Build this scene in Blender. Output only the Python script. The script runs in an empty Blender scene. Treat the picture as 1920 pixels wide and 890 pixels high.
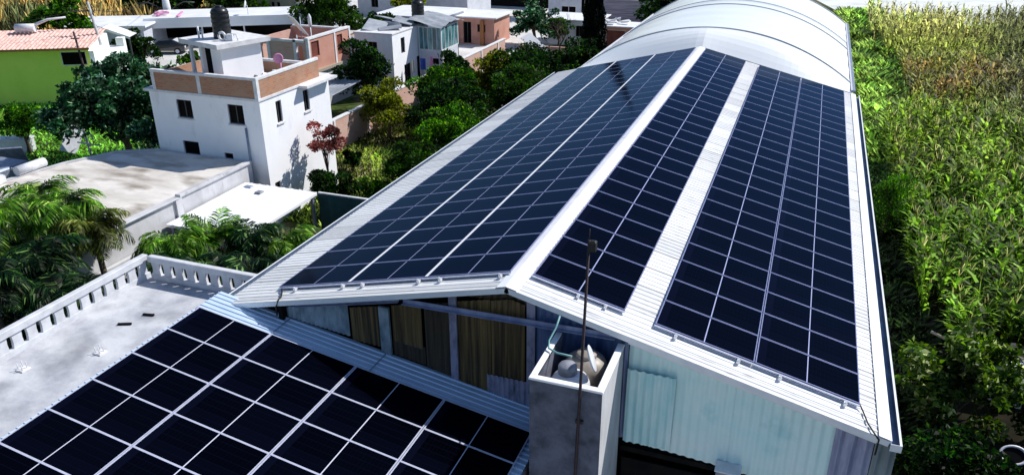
import bpy, bmesh, math, random
import numpy as np
from mathutils import Vector, Matrix, Euler
R = math.radians
random.seed(7)
scene = bpy.context.scene
COL = scene.collection

# ------------------------------------------------------------------ materials
def newmat(name):
    m = bpy.data.materials.new(name); m.use_nodes = True
    nt = m.node_tree; nt.nodes.clear()
    return m, nt, nt.nodes, nt.links

def mat(name, col, col2=None, rough=.6, scale=3.0, stretch=(1, 1, 1), detail=6, lo=.35, hi=.65, metal=0, bump=0, bscale=30, spec=.5,
        col3=None, scale3=.6, lo3=.5, hi3=.7, coat=0, emit=None, bands=0):
    m, nt, N, L = newmat(name)
    out = N.new('ShaderNodeOutputMaterial'); b = N.new('ShaderNodeBsdfPrincipled')
    L.new(b.outputs[0], out.inputs[0])
    b.inputs['Roughness'].default_value = rough; b.inputs['Metallic'].default_value = metal
    b.inputs['Specular IOR Level'].default_value = spec; b.inputs['Coat Weight'].default_value = coat
    tc = N.new('ShaderNodeTexCoord'); mp = N.new('ShaderNodeMapping'); mp.inputs['Scale'].default_value = stretch
    L.new(tc.outputs['Object'], mp.inputs[0])
    c = (*col, 1)
    if col2 is None: b.inputs['Base Color'].default_value = c; last = None
    else:
        n = N.new('ShaderNodeTexNoise'); n.inputs['Scale'].default_value = scale; n.inputs['Detail'].default_value = detail
        n.inputs['Roughness'].default_value = .62
        L.new(mp.outputs[0], n.inputs[0])
        r = N.new('ShaderNodeValToRGB'); r.color_ramp.elements[0].position = lo; r.color_ramp.elements[1].position = hi
        r.color_ramp.elements[0].color = c; r.color_ramp.elements[1].color = (*col2, 1)
        L.new(n.outputs[0], r.inputs[0]); last = r.outputs[0]
        if col3 is not None:
            n3 = N.new('ShaderNodeTexNoise'); n3.inputs['Scale'].default_value = scale3; n3.inputs['Detail'].default_value = 8
            L.new(mp.outputs[0], n3.inputs[0])
            r3 = N.new('ShaderNodeMapRange'); r3.inputs['From Min'].default_value = lo3; r3.inputs['From Max'].default_value = hi3
            L.new(n3.outputs[0], r3.inputs[0])
            mx = N.new('ShaderNodeMix'); mx.data_type = 'RGBA'
            L.new(r3.outputs[0], mx.inputs[0]); L.new(last, mx.inputs[6]); mx.inputs[7].default_value = (*col3, 1)
            last = mx.outputs[2]
        L.new(last, b.inputs['Base Color'])
    if bands:
        sx_ = N.new('ShaderNodeSeparateXYZ'); L.new(tc.outputs['Object'], sx_.inputs[0])
        dv = N.new('ShaderNodeMath'); dv.operation = 'DIVIDE'; dv.inputs[1].default_value = bands; L.new(sx_.outputs[1], dv.inputs[0])
        fl = N.new('ShaderNodeMath'); fl.operation = 'FLOOR'; L.new(dv.outputs[0], fl.inputs[0]); fc = N.new('ShaderNodeMath'); fc.operation = 'FRACT'; L.new(dv.outputs[0], fc.inputs[0])
        wnz = N.new('ShaderNodeTexWhiteNoise'); wnz.noise_dimensions = '1D'; L.new(fl.outputs[0], wnz.inputs['W'])
        m1 = N.new('ShaderNodeMapRange'); m1.inputs['To Min'].default_value = .80; m1.inputs['To Max'].default_value = 1.02; L.new(wnz.outputs[0], m1.inputs[0])
        lt = N.new('ShaderNodeMath'); lt.operation = 'GREATER_THAN'; lt.inputs[1].default_value = .045; L.new(fc.outputs[0], lt.inputs[0])
        m2_ = N.new('ShaderNodeMapRange'); m2_.inputs['To Min'].default_value = .62; m2_.inputs['To Max'].default_value = 1; L.new(lt.outputs[0], m2_.inputs[0])
        mm = N.new('ShaderNodeMath'); mm.operation = 'MULTIPLY'; L.new(m1.outputs[0], mm.inputs[0]); L.new(m2_.outputs[0], mm.inputs[1])
        hv = N.new('ShaderNodeHueSaturation'); L.new(mm.outputs[0], hv.inputs['Value']); L.new(last, hv.inputs['Color']); L.new(hv.outputs[0], b.inputs['Base Color'])
    if bump:
        nb = N.new('ShaderNodeTexNoise'); nb.inputs['Scale'].default_value = bscale; nb.inputs['Detail'].default_value = 5
        L.new(mp.outputs[0], nb.inputs[0])
        bp = N.new('ShaderNodeBump'); bp.inputs['Strength'].default_value = bump; bp.inputs['Distance'].default_value = .02
        L.new(nb.outputs[0], bp.inputs['Height']); L.new(bp.outputs[0], b.inputs['Normal'])
    if emit: pass
    return m

def brick_mat(name, c1, c2, mortar, rot=(R(90), 0, 0), sc=3.2):
    m, nt, N, L = newmat(name)
    out = N.new('ShaderNodeOutputMaterial'); b = N.new('ShaderNodeBsdfPrincipled'); L.new(b.outputs[0], out.inputs[0])
    b.inputs['Roughness'].default_value = .85
    tc = N.new('ShaderNodeTexCoord'); sep = N.new('ShaderNodeSeparateXYZ'); L.new(tc.outputs['Object'], sep.inputs[0])
    add = N.new('ShaderNodeMath'); add.operation = 'ADD'; L.new(sep.outputs[0], add.inputs[0]); L.new(sep.outputs[1], add.inputs[1])
    cmb = N.new('ShaderNodeCombineXYZ'); L.new(add.outputs[0], cmb.inputs[0]); L.new(sep.outputs[2], cmb.inputs[1])
    br = N.new('ShaderNodeTexBrick'); br.inputs['Scale'].default_value = sc
    br.inputs['Color1'].default_value = (*c1, 1); br.inputs['Color2'].default_value = (*c2, 1); br.inputs['Mortar'].default_value = (*mortar, 1)
    br.inputs['Mortar Size'].default_value = .03; br.inputs['Brick Width'].default_value = .8; br.inputs['Row Height'].default_value = .3
    L.new(cmb.outputs[0], br.inputs['Vector'])
    n = N.new('ShaderNodeTexNoise'); n.inputs['Scale'].default_value = 1.3; n.inputs['Detail'].default_value = 7; L.new(tc.outputs['Object'], n.inputs[0])
    mr = N.new('ShaderNodeMapRange'); mr.inputs['From Min'].default_value = .35; mr.inputs['From Max'].default_value = .75
    mr.inputs['To Min'].default_value = 0; mr.inputs['To Max'].default_value = .75; L.new(n.outputs[0], mr.inputs[0])
    mx = N.new('ShaderNodeMix'); mx.data_type = 'RGBA'; L.new(mr.outputs[0], mx.inputs[0]); L.new(br.outputs[0], mx.inputs[6])
    mx.inputs[7].default_value = (*mortar, 1); L.new(mx.outputs[2], b.inputs['Base Color'])
    return m

def leafmat(name, dark, light, trans=.45, rough=.5, third=None, tv=2.2):
    m, nt, N, L = newmat(name)
    out = N.new('ShaderNodeOutputMaterial'); b = N.new('ShaderNodeBsdfPrincipled'); b.inputs['Roughness'].default_value = rough
    b.inputs['Specular IOR Level'].default_value = .16
    g = N.new('ShaderNodeNewGeometry'); r = N.new('ShaderNodeValToRGB')
    r.color_ramp.elements[0].color = (*dark, 1); r.color_ramp.elements[1].color = (*light, 1)
    if third: e = r.color_ramp.elements.new(.84); e.color = (*light, 1); r.color_ramp.elements[2].color = (*third, 1)
    tc = N.new('ShaderNodeTexCoord'); nn = N.new('ShaderNodeTexNoise'); nn.inputs['Scale'].default_value = 1.1; nn.inputs['Detail'].default_value = 2; L.new(tc.outputs['Object'], nn.inputs[0])
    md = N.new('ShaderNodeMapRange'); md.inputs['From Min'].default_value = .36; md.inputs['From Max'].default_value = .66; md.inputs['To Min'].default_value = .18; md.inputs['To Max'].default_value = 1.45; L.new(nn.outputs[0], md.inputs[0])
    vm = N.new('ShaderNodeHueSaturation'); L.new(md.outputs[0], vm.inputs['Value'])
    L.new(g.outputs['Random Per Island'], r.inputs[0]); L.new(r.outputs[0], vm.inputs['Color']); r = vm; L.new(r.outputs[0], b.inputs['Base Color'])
    t = N.new('ShaderNodeBsdfTranslucent'); hs = N.new('ShaderNodeHueSaturation'); hs.inputs['Value'].default_value = tv; hs.inputs['Saturation'].default_value = 1.15
    L.new(r.outputs[0], hs.inputs['Color']); L.new(hs.outputs[0], t.inputs[0])
    mx = N.new('ShaderNodeMixShader'); mx.inputs[0].default_value = trans
    L.new(b.outputs[0], mx.inputs[1]); L.new(t.outputs[0], mx.inputs[2]); L.new(mx.outputs[0], out.inputs[0])
    return m

def attr_leafmat(name, trans=.4):
    """leaf colour from a face colour attribute that follows the crop's real patches of ripe and green plants"""
    m, nt, N, L = newmat(name)
    out = N.new('ShaderNodeOutputMaterial'); b = N.new('ShaderNodeBsdfPrincipled'); b.inputs['Roughness'].default_value = .55
    b.inputs['Specular IOR Level'].default_value = .22
    a = N.new('ShaderNodeAttribute'); a.attribute_name = 'leafcol'
    g = N.new('ShaderNodeNewGeometry'); mr = N.new('ShaderNodeMapRange'); mr.inputs['To Min'].default_value = .12; mr.inputs['To Max'].default_value = 4.2
    pw_ = N.new('ShaderNodeMath'); pw_.operation = 'POWER'; pw_.inputs[1].default_value = 2.2; L.new(g.outputs['Random Per Island'], pw_.inputs[0]); L.new(pw_.outputs[0], mr.inputs[0])
    hs = N.new('ShaderNodeHueSaturation'); L.new(a.outputs['Color'], hs.inputs['Color']); L.new(mr.outputs[0], hs.inputs['Value'])
    L.new(hs.outputs[0], b.inputs['Base Color'])
    t = N.new('ShaderNodeBsdfTranslucent'); h2 = N.new('ShaderNodeHueSaturation'); h2.inputs['Value'].default_value = 1.6
    L.new(hs.outputs[0], h2.inputs['Color']); L.new(h2.outputs[0], t.inputs[0])
    mx = N.new('ShaderNodeMixShader'); mx.inputs[0].default_value = trans
    L.new(b.outputs[0], mx.inputs[1]); L.new(t.outputs[0], mx.inputs[2]); L.new(mx.outputs[0], out.inputs[0])
    return m

def cell_mat():
    m, nt, N, L = newmat('solar_cell_glass')
    out = N.new('ShaderNodeOutputMaterial'); b = N.new('ShaderNodeBsdfDiffuse'); gl = N.new('ShaderNodeBsdfGlossy')
    gl.inputs['Color'].default_value = (.34, .52, .84, 1); fr = N.new('ShaderNodeFresnel'); fr.inputs['IOR'].default_value = 1.13
    ms = N.new('ShaderNodeMixShader'); L.new(fr.outputs[0], ms.inputs[0]); L.new(b.outputs[0], ms.inputs[1]); L.new(gl.outputs[0], ms.inputs[2]); L.new(ms.outputs[0], out.inputs[0])
    tc = N.new('ShaderNodeTexCoord'); sep = N.new('ShaderNodeSeparateXYZ'); L.new(tc.outputs['Object'], sep.inputs[0])
    def lines(sock, period, width):
        a = N.new('ShaderNodeMath'); a.operation = 'ADD'; a.inputs[1].default_value = 10 * period; L.new(sock, a.inputs[0])
        f = N.new('ShaderNodeMath'); f.operation = 'MODULO'; f.inputs[1].default_value = period; L.new(a.outputs[0], f.inputs[0])
        g = N.new('ShaderNodeMath'); g.operation = 'LESS_THAN'; g.inputs[1].default_value = width; L.new(f.outputs[0], g.inputs[0])
        return g.outputs[0]
    l1 = lines(sep.outputs[1], 1.134 / 6, .012); l2 = lines(sep.outputs[0], .092, .004); l3 = lines(sep.outputs[1], 1.134 / 60, .003)
    mx = N.new('ShaderNodeMath'); mx.operation = 'MAXIMUM'; L.new(l1, mx.inputs[0]); L.new(l2, mx.inputs[1])
    s3 = N.new('ShaderNodeMath'); s3.operation = 'MULTIPLY'; s3.inputs[1].default_value = .35; L.new(l3, s3.inputs[0])
    m2 = N.new('ShaderNodeMath'); m2.operation = 'MAXIMUM'; L.new(mx.outputs[0], m2.inputs[0]); L.new(s3.outputs[0], m2.inputs[1])
    oi = N.new('ShaderNodeObjectInfo'); hr = N.new('ShaderNodeValToRGB')
    hr.color_ramp.elements[0].color = (.0004, .0006, .0016, 1); hr.color_ramp.elements[1].color = (.0009, .0012, .0034, 1)
    L.new(oi.outputs['Random'], hr.inputs[0])
    mix = N.new('ShaderNodeMix'); mix.data_type = 'RGBA'; L.new(m2.outputs[0], mix.inputs[0]); L.new(hr.outputs[0], mix.inputs[6])
    mix.inputs[7].default_value = (.0022, .0028, .009, 1); L.new(mix.outputs[2], b.inputs['Color'])
    # film of dust, uneven
    n = N.new('ShaderNodeTexNoise'); n.inputs['Scale'].default_value = 1.7; n.inputs['Detail'].default_value = 5
    L.new(tc.outputs['Object'], n.inputs[0])
    mr = N.new('ShaderNodeMapRange'); mr.inputs['To Min'].default_value = .06; mr.inputs['To Max'].default_value = .16; L.new(n.outputs[0], mr.inputs[0])
    L.new(mr.outputs[0], gl.inputs['Roughness'])
    return m

M = {}
M['cell'] = cell_mat()
M['alu_dark'] = mat('anodised_frame', (.26, .29, .48), (.18, .21, .38), rough=.35, metal=.2, scale=8)
M['alu'] = mat('aluminium', (.66, .68, .80), (.52, .54, .68), rough=.35, metal=.2, scale=8)
M['back'] = mat('white_backsheet', (.36, .40, .66), rough=.4)
M['backw'] = mat('bright_backsheet', (.66, .68, .82), rough=.4)
M['sheet'] = mat('white_painted_sheet', (.90, .90, .90), (.76, .77, .78), rough=.42, scale=.7, stretch=(1, 4, 1), lo=.42, hi=.78, metal=.0, bump=.15, bscale=6, col3=(.44, .43, .41), scale3=2.6, lo3=.56, hi3=.85, bands=1.02)
M['sheet_left'] = mat('weathered_white_sheet', (.90, .90, .89), (.76, .76, .76), rough=.45, scale=1.1, stretch=(1, 5, 1), lo=.38, hi=.75, col3=(.36, .35, .32), scale3=3, lo3=.6, hi3=.85, bands=1.02)
M['sheet_low'] = mat('galvanised_sheet', (.66, .78, .92), (.46, .60, .76), rough=.4, scale=1.5, stretch=(.6, 3, 1), lo=.35, hi=.75, metal=.15)
M['trim'] = mat('white_trim', (.90, .91, .93), (.78, .80, .84), rough=.4, scale=2)
M['gutter'] = mat('gutter_inside', (.10, .15, .24), (.2, .26, .36), rough=.4, scale=2, metal=.3)
M['film'] = mat('translucent_film_roof', (.94, .95, .95), (.86, .89, .90), rough=.3, scale=.25, stretch=(.6, 1.6, 1), lo=.35, hi=.7, coat=.2)
M['steel'] = mat('grey_steel', (.20, .24, .33), (.34, .38, .48), rough=.45, metal=.3, scale=4)
M['rib'] = mat('film_clamp_strip', (.50, .53, .57), rough=.5)
M['brown'] = mat('brown_fibreglass_sheet', (.03, .018, .005), (.28, .18, .06), rough=.5, scale=1.6, stretch=(7, 7, .22), lo=.4, hi=.8)
M['brownd'] = mat('dark_brown_fibreglass_sheet', (.012, .009, .006), (.10, .07, .035), rough=.5, scale=2, stretch=(7, 7, .22), lo=.35, hi=.8)
M['frost'] = mat('frosted_grey_sheet', (.10, .15, .18), (.40, .48, .54), rough=.5, scale=2.5, stretch=(1, 1, .5), lo=.35, hi=.7)
M['purple'] = mat('worn_painted_post', (.30, .29, .40), (.10, .10, .15), rough=.6, scale=5, stretch=(1, 1, .4), lo=.45, hi=.7)
M['blue'] = mat('blue_grey_sheet', (.05, .09, .22), (.16, .23, .42), rough=.35, scale=1.2, stretch=(3, 3, .6), metal=.2)
M['bluel'] = mat('lilac_grey_sheet', (.34, .37, .52), (.20, .22, .36), rough=.4, scale=1.5, stretch=(3, 3, .6), metal=.1)
M['teal'] = mat('pale_teal_translucent_sheet', (.58, .90, .90), (.84, .96, .94), rough=.4, scale=.55, stretch=(1, 1, 1.3), lo=.35, hi=.72, col3=(.20, .60, .64), scale3=.9, lo3=.6, hi3=.85)
M['teal2'] = mat('teal_translucent_sheet', (.42, .76, .78), (.72, .90, .90), rough=.35, scale=1.1, stretch=(3, 1, .7), lo=.35, hi=.7)
M['black'] = mat('flat_black', (.004, .004, .005), rough=.9, spec=.1)  # plain near-black, used for the inside of the basin
M['void'] = mat('dark_interior', (.006, .006, .007), (.014, .013, .012), rough=.9, scale=2, spec=.1)  # near-black: shade of unlit openings put into colour; plain dark parts share it
M['cornerg'] = mat('grey_green_sheet', (.24, .30, .32), (.13, .17, .19), rough=.5, scale=1.6, stretch=(1, 1, .5))
M['cement'] = mat('grey_cement', (.15, .16, .21), (.06, .065, .09), rough=.9, scale=2.3, lo=.38, hi=.68, bump=.5, bscale=14, col3=(.035, .038, .05), scale3=1.6, lo3=.62, hi3=.8)
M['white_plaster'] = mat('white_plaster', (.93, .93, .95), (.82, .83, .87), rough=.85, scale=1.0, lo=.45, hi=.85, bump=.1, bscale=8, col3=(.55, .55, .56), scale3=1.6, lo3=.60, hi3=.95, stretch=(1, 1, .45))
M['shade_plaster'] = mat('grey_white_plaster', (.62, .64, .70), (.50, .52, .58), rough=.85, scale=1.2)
M['capw'] = mat('white_cap', (.80, .80, .82), (.62, .61, .62), rough=.8, scale=3)
M['concrete_roof'] = mat('pale_concrete_roof', (.76, .72, .67), (.44, .40, .36), rough=.9, scale=.35, stretch=(1, 2.2, 1), lo=.36, hi=.74, bump=.2, bscale=9, col3=(.22, .18, .14), scale3=.5, lo3=.48, hi3=.72)
M['conc_wall'] = mat('stained_concrete_wall', (.60, .60, .62), (.40, .40, .42), rough=.9, scale=1.3, stretch=(1, 1, .5), lo=.35, hi=.75, col3=(.12, .12, .12), scale3=1.5, lo3=.62, hi3=.84, bump=.3)
M['terrace'] = mat('terrace_concrete', (.60, .61, .64), (.33, .34, .39), rough=.85, scale=.9, lo=.38, hi=.70, bump=.3, bscale=10, col3=(.13, .135, .16), scale3=.5, lo3=.50, hi3=.76)
M['rail'] = mat('white_precast_rail', (.66, .67, .70), (.42, .43, .46), rough=.8, scale=2.5, lo=.4, hi=.8)
M['patio'] = mat('white_patio_roof', (.88, .89, .93), (.76, .79, .85), rough=.6, scale=.6, lo=.4, hi=.8)
M['brick'] = brick_mat('orange_brick', (.36, .14, .075), (.46, .22, .12), (.40, .27, .19))
M['brickp'] = brick_mat('pink_brick', (.52, .27, .21), (.60, .34, .27), (.62, .46, .40))
M['pink'] = mat('pink_plaster', (.58, .30, .23), (.48, .23, .17), rough=.85, scale=.8)
M['redbrown'] = mat('red_brown_panel', (.22, .05, .035), (.12, .03, .02), rough=.7, scale=2)
M['glassdark'] = mat('dark_window_glass', (.003, .003, .004), rough=.3, spec=.04)
M['tealglass'] = mat('teal_window_glass', (.015, .10, .12), (.18, .42, .44), rough=.12, scale=1.6, stretch=(1.5, 1.5, .3), lo=.42, hi=.6)
M['frame'] = mat('window_frame', (.05, .05, .055), rough=.5)
M['framel'] = mat('white_window_frame', (.75, .77, .80), rough=.5)
M['lime'] = mat('lime_green_plaster', (.66, .80, .14), (.54, .72, .10), rough=.8, scale=.5, lo=.4, hi=.75, col3=(.52, .70, .10), scale3=.35, lo3=.5, hi3=.75)
M['tile'] = mat('red_roof_tile', (.80, .55, .48), (.52, .24, .18), rough=.75, scale=4, stretch=(2.5, .6, 1), lo=.45, hi=.7)
M['tiledge'] = mat('rust_eave', (.35, .14, .05), rough=.8)
M['grey_roof'] = mat('grey_sheet_roof', (.40, .43, .47), (.20, .22, .25), rough=.6, scale=1, lo=.35, hi=.7)
M['white_roof'] = mat('bright_white_roof', (.84, .84, .85), (.68, .69, .72), rough=.6, scale=.5)
M['beige'] = mat('beige_wall', (.46, .42, .30), (.36, .33, .24), rough=.85, scale=1.5)
M['slate'] = mat('slate_metal_siding', (.13, .12, .17), (.26, .25, .31), rough=.5, scale=1.2, stretch=(.25, 1, 9), lo=.4, hi=.6)
M['tinaco'] = mat('black_plastic', (.006, .006, .007), (.015, .015, .016), rough=.35, scale=4)
M['beigetank'] = mat('beige_plastic', (.40, .35, .29), (.26, .22, .19), rough=.45, scale=3)
M['whiteplastic'] = mat('white_plastic', (.76, .77, .80), (.60, .61, .65), rough=.4, scale=4)
M['greyp'] = mat('grey_plastic', (.30, .31, .36), (.16, .17, .20), rough=.5, scale=4)
M['tealhose'] = mat('teal_hose', (.20, .42, .42), rough=.5)
M['rustpole'] = mat('rusty_dark_pole', (.022, .012, .016), (.05, .025, .025), rough=.7, scale=12)
M['cable'] = mat('black_cable', (.006, .006, .006), rough=.6)
M['clamp'] = mat('bright_clamp', (.75, .76, .80), rough=.35, metal=.3)
M['carpaint'] = mat('dark_blue_car_paint', (.02, .022, .035), rough=.2, coat=.8)
M['carglass'] = mat('car_glass', (.01, .01, .012), rough=.05)
M['rubber'] = mat('tyre_rubber', (.01, .01, .01), rough=.8)
M['headlight'] = mat('headlight_lens', (.6, .6, .62), rough=.15)
M['timber'] = mat('pale_timber', (.42, .38, .30), (.30, .26, .2), rough=.8, scale=8)
M['greywood'] = mat('weathered_debris', (.32, .32, .34), (.14, .14, .15), rough=.85, scale=4)
M['bluecloth'] = mat('blue_cloth', (.02, .06, .36), rough=.9)
M['pinkcloth'] = mat('pink_cloth', (.70, .30, .48), rough=.9)
M['greycloth'] = mat('pale_grey_cloth', (.45, .46, .42), rough=.9)
M['darkteal'] = mat('dark_teal_wall', (.004, .05, .055), (.012, .085, .09), rough=.7, scale=1.4)
M['bark'] = mat('bark', (.06, .045, .03), (.12, .09, .06), rough=.9, scale=9, stretch=(1, 1, .3))
M['barkp'] = mat('palm_bark', (.10, .08, .055), (.18, .15, .11), rough=.9, scale=9, stretch=(1, 1, 3))
M['polewhite'] = mat('pale_concrete_pole', (.55, .56, .57), (.40, .41, .42), rough=.8, scale=5)
M['dirtmound'] = mat('brown_dirt', (.30, .20, .12), (.18, .12, .07), rough=.95, scale=3)
# foliage
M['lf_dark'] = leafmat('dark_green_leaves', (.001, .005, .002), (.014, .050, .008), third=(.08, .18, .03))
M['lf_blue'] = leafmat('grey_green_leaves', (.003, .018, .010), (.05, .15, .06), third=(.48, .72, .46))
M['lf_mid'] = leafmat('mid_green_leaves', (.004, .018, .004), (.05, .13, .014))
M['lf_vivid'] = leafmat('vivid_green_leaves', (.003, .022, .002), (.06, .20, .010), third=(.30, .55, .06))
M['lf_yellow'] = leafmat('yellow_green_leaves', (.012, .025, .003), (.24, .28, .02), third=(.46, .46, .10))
M['lf_red'] = leafmat('red_leaves', (.07, .016, .018), (.42, .14, .12), third=(.65, .38, .34))
M['lf_cyp'] = leafmat('cypress_leaves', (.0012, .003, .002), (.004, .010, .006), trans=.1)
M['lf_palm'] = leafmat('palm_leaflets', (.004, .03, .003), (.13, .32, .02), rough=.45, third=(.66, .80, .22), tv=2.2)
M['lf_palmy'] = leafmat('yellowing_palm_leaflets', (.02, .03, .004), (.16, .21, .03), rough=.45, third=(.50, .50, .18), tv=1.6)
M['lf_palmd'] = leafmat('deep_green_palm_leaflets', (.0008, .006, .002), (.010, .055, .012), rough=.45, third=(.28, .48, .14), tv=1.8)
M['lf_dry'] = leafmat('dry_twigs', (.10, .08, .06), (.20, .16, .12), trans=.1)
M['lf_fig'] = leafmat('broad_glossy_leaves', (.006, .022, .004), (.10, .18, .025), rough=.38, third=(.60, .62, .32))
M['maize'] = attr_leafmat('maize_leaves')
M['grass'] = attr_leafmat('grass_blades', .35)

# ground with real patches of soil, dry grass and pale trodden earth
def ground_mat():
    m, nt, N, L = newmat('ground_soil')
    out = N.new('ShaderNodeOutputMaterial'); b = N.new('ShaderNodeBsdfPrincipled'); L.new(b.outputs[0], out.inputs[0]); b.inputs['Roughness'].default_value = .95
    b.inputs['Specular IOR Level'].default_value = .1
    tc = N.new('ShaderNodeTexCoord')
    def noise(s, d=8):
        n = N.new('ShaderNodeTexNoise'); n.inputs['Scale'].default_value = s; n.inputs['Detail'].default_value = d; L.new(tc.outputs['Object'], n.inputs[0]); return n.outputs[0]
    def ramp(sock, pts):
        r = N.new('ShaderNodeValToRGB'); els = r.color_ramp.elements
        els[0].position, els[0].color = pts[0][0], (*pts[0][1], 1); els[1].position, els[1].color = pts[-1][0], (*pts[-1][1], 1)
        for p, c in pts[1:-1]: e = els.new(p); e.color = (*c, 1)
        L.new(sock, r.inputs[0]); return r.outputs[0]
    a = ramp(noise(.12), [(.36, (.03, .05, .012)), (.48, (.06, .09, .02)), (.56, (.17, .15, .09)), (.7, (.34, .31, .25))])
    c = ramp(noise(1.8), [(.3, (.25, .25, .25)), (.7, (1.35, 1.35, 1.35))])
    mx = N.new('ShaderNodeMix'); mx.data_type = 'RGBA'; mx.blend_type = 'MULTIPLY'; mx.inputs[0].default_value = 1
    L.new(a, mx.inputs[6]); L.new(c, mx.inputs[7]); L.new(mx.outputs[2], b.inputs['Base Color'])
    return m
M['ground'] = ground_mat()
M['soil'] = mat('dark_field_soil', (.008, .008, .004), (.022, .018, .010), rough=.95, scale=1.5, spec=.1)
M['yard'] = mat('pale_concrete_yard', (.70, .69, .67), (.44, .42, .38), rough=.9, scale=.25, lo=.4, hi=.72)
M['lawn'] = mat('lawn_turf', (.10, .22, .02), (.20, .32, .05), rough=.95, scale=.8, lo=.35, hi=.7, spec=.1)
M['path'] = mat('dirt_path', (.40, .32, .20), (.26, .24, .10), rough=.95, scale=1.2, spec=.1)
M['lawnpale'] = mat('pale_far_grass', (.30, .36, .24), (.48, .50, .42), rough=.95, scale=.2, stretch=(.3, 1, 1), lo=.35, hi=.65)
M['farroad'] = mat('pale_far_road', (.80, .81, .80), (.60, .62, .58), rough=.9, scale=.3)

# ------------------------------------------------------------------ mesh helpers
class MB:
    def __init__(s): s.v = []; s.f = []; s.sm = []
    def quad(s, *p, smooth=False):
        n = len(s.v); s.v += [tuple(q) for q in p]; s.f.append(tuple(range(n, n + len(p)))); s.sm.append(smooth); return s
    def box(s, x0, x1, y0, y1, z0, z1, c=.0):
        n = len(s.v)
        if c <= 0:
            s.v += [(x0, y0, z0), (x1, y0, z0), (x1, y1, z0), (x0, y1, z0), (x0, y0, z1), (x1, y0, z1), (x1, y1, z1), (x0, y1, z1)]
            for f in ((0, 3, 2, 1), (4, 5, 6, 7), (0, 1, 5, 4), (1, 2, 6, 5), (2, 3, 7, 6), (3, 0, 4, 7)):
                s.f.append(tuple(n + k for k in f)); s.sm.append(False)
            return s
        # chamfered top edge
        s.v += [(x0, y0, z0), (x1, y0, z0), (x1, y1, z0), (x0, y1, z0), (x0, y0, z1 - c), (x1, y0, z1 - c), (x1, y1, z1 - c), (x0, y1, z1 - c),
                (x0 + c, y0 + c, z1), (x1 - c, y0 + c, z1), (x1 - c, y1 - c, z1), (x0 + c, y1 - c, z1)]
        for f in ((0, 3, 2, 1), (0, 1, 5, 4), (1, 2, 6, 5), (2, 3, 7, 6), (3, 0, 4, 7), (4, 5, 9, 8), (5, 6, 10, 9), (6, 7, 11, 10), (7, 4, 8, 11), (8, 9, 10, 11)):
            s.f.append(tuple(n + k for k in f)); s.sm.append(False)
        return s
    def obox(s, c, size, rot):
        """box centred on c, turned by an Euler rotation"""
        m = Matrix.Translation(c) @ Euler(rot).to_matrix().to_4x4(); n = len(s.v); a, b, d = (q / 2 for q in size)
        for z in (-d, d):
            for x, y in ((-a, -b), (a, -b), (a, b), (-a, b)): s.v.append(tuple(m @ Vector((x, y, z))))
        for f in ((0, 3, 2, 1), (4, 5, 6, 7), (0, 1, 5, 4), (1, 2, 6, 5), (2, 3, 7, 6), (3, 0, 4, 7)):
            s.f.append(tuple(n + k for k in f)); s.sm.append(False)
        return s
    def tube(s, pts, r, seg=8, cap=True):
        pts = [Vector(p) for p in pts]; n0 = len(s.v); rr = r if isinstance(r, (list, tuple)) else [r] * len(pts)
        for i, p in enumerate(pts):
            d = (pts[min(i + 1, len(pts) - 1)] - pts[max(i - 1, 0)]).normalized()
            u = d.cross(Vector((0, 0, 1)) if abs(d.z) < .95 else Vector((1, 0, 0))).normalized(); w = d.cross(u)
            for k in range(seg):
                a = 2 * math.pi * k / seg; s.v.append(tuple(p + (u * math.cos(a) + w * math.sin(a)) * rr[i]))
        for i in range(len(pts) - 1):
            for k in range(seg):
                a = n0 + i * seg + k; b = n0 + i * seg + (k + 1) % seg
                s.f.append((a, a + seg, b + seg, b)); s.sm.append(True)
        if cap:
            s.f.append(tuple(n0 + k for k in range(seg))); s.sm.append(False)
            e = n0 + (len(pts) - 1) * seg; s.f.append(tuple(e + seg - 1 - k for k in range(seg))); s.sm.append(False)
        return s
    def lathe(s, c, prof, seg=28):
        """prof: list of (radius, z) from bottom to top"""
        n0 = len(s.v)
        for r, z in prof:
            for k in range(seg):
                a = 2 * math.pi * k / seg; s.v.append((c[0] + r * math.cos(a), c[1] + r * math.sin(a), c[2] + z))
        for i in range(len(prof) - 1):
            for k in range(seg):
                a = n0 + i * seg + k; b = n0 + i * seg + (k + 1) % seg
                s.f.append((a, b, b + seg, a + seg)); s.sm.append(True)
        s.f.append(tuple(n0 + seg - 1 - k for k in range(seg))); s.sm.append(False)
        e = n0 + (len(prof) - 1) * seg; s.f.append(tuple(e + k for k in range(seg))); s.sm.append(False)
        return s
    def build(s, name, m, parent=None, local=False):
        me = bpy.data.meshes.new(name)
        v = s.v
        if parent is not None and not local:
            root = parent
            while root.parent: root = root.parent
            inv = (Matrix.Translation(root.location) @ root.rotation_euler.to_matrix().to_4x4()).inverted()
            v = [tuple(inv @ Vector(p)) for p in v]
        me.from_pydata(v, [], s.f); me.materials.append(m)
        me.polygons.foreach_set('use_smooth', s.sm)
        me.update()
        o = bpy.data.objects.new(name, me); COL.objects.link(o)
        if parent is not None: o.parent = parent
        return o

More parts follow.
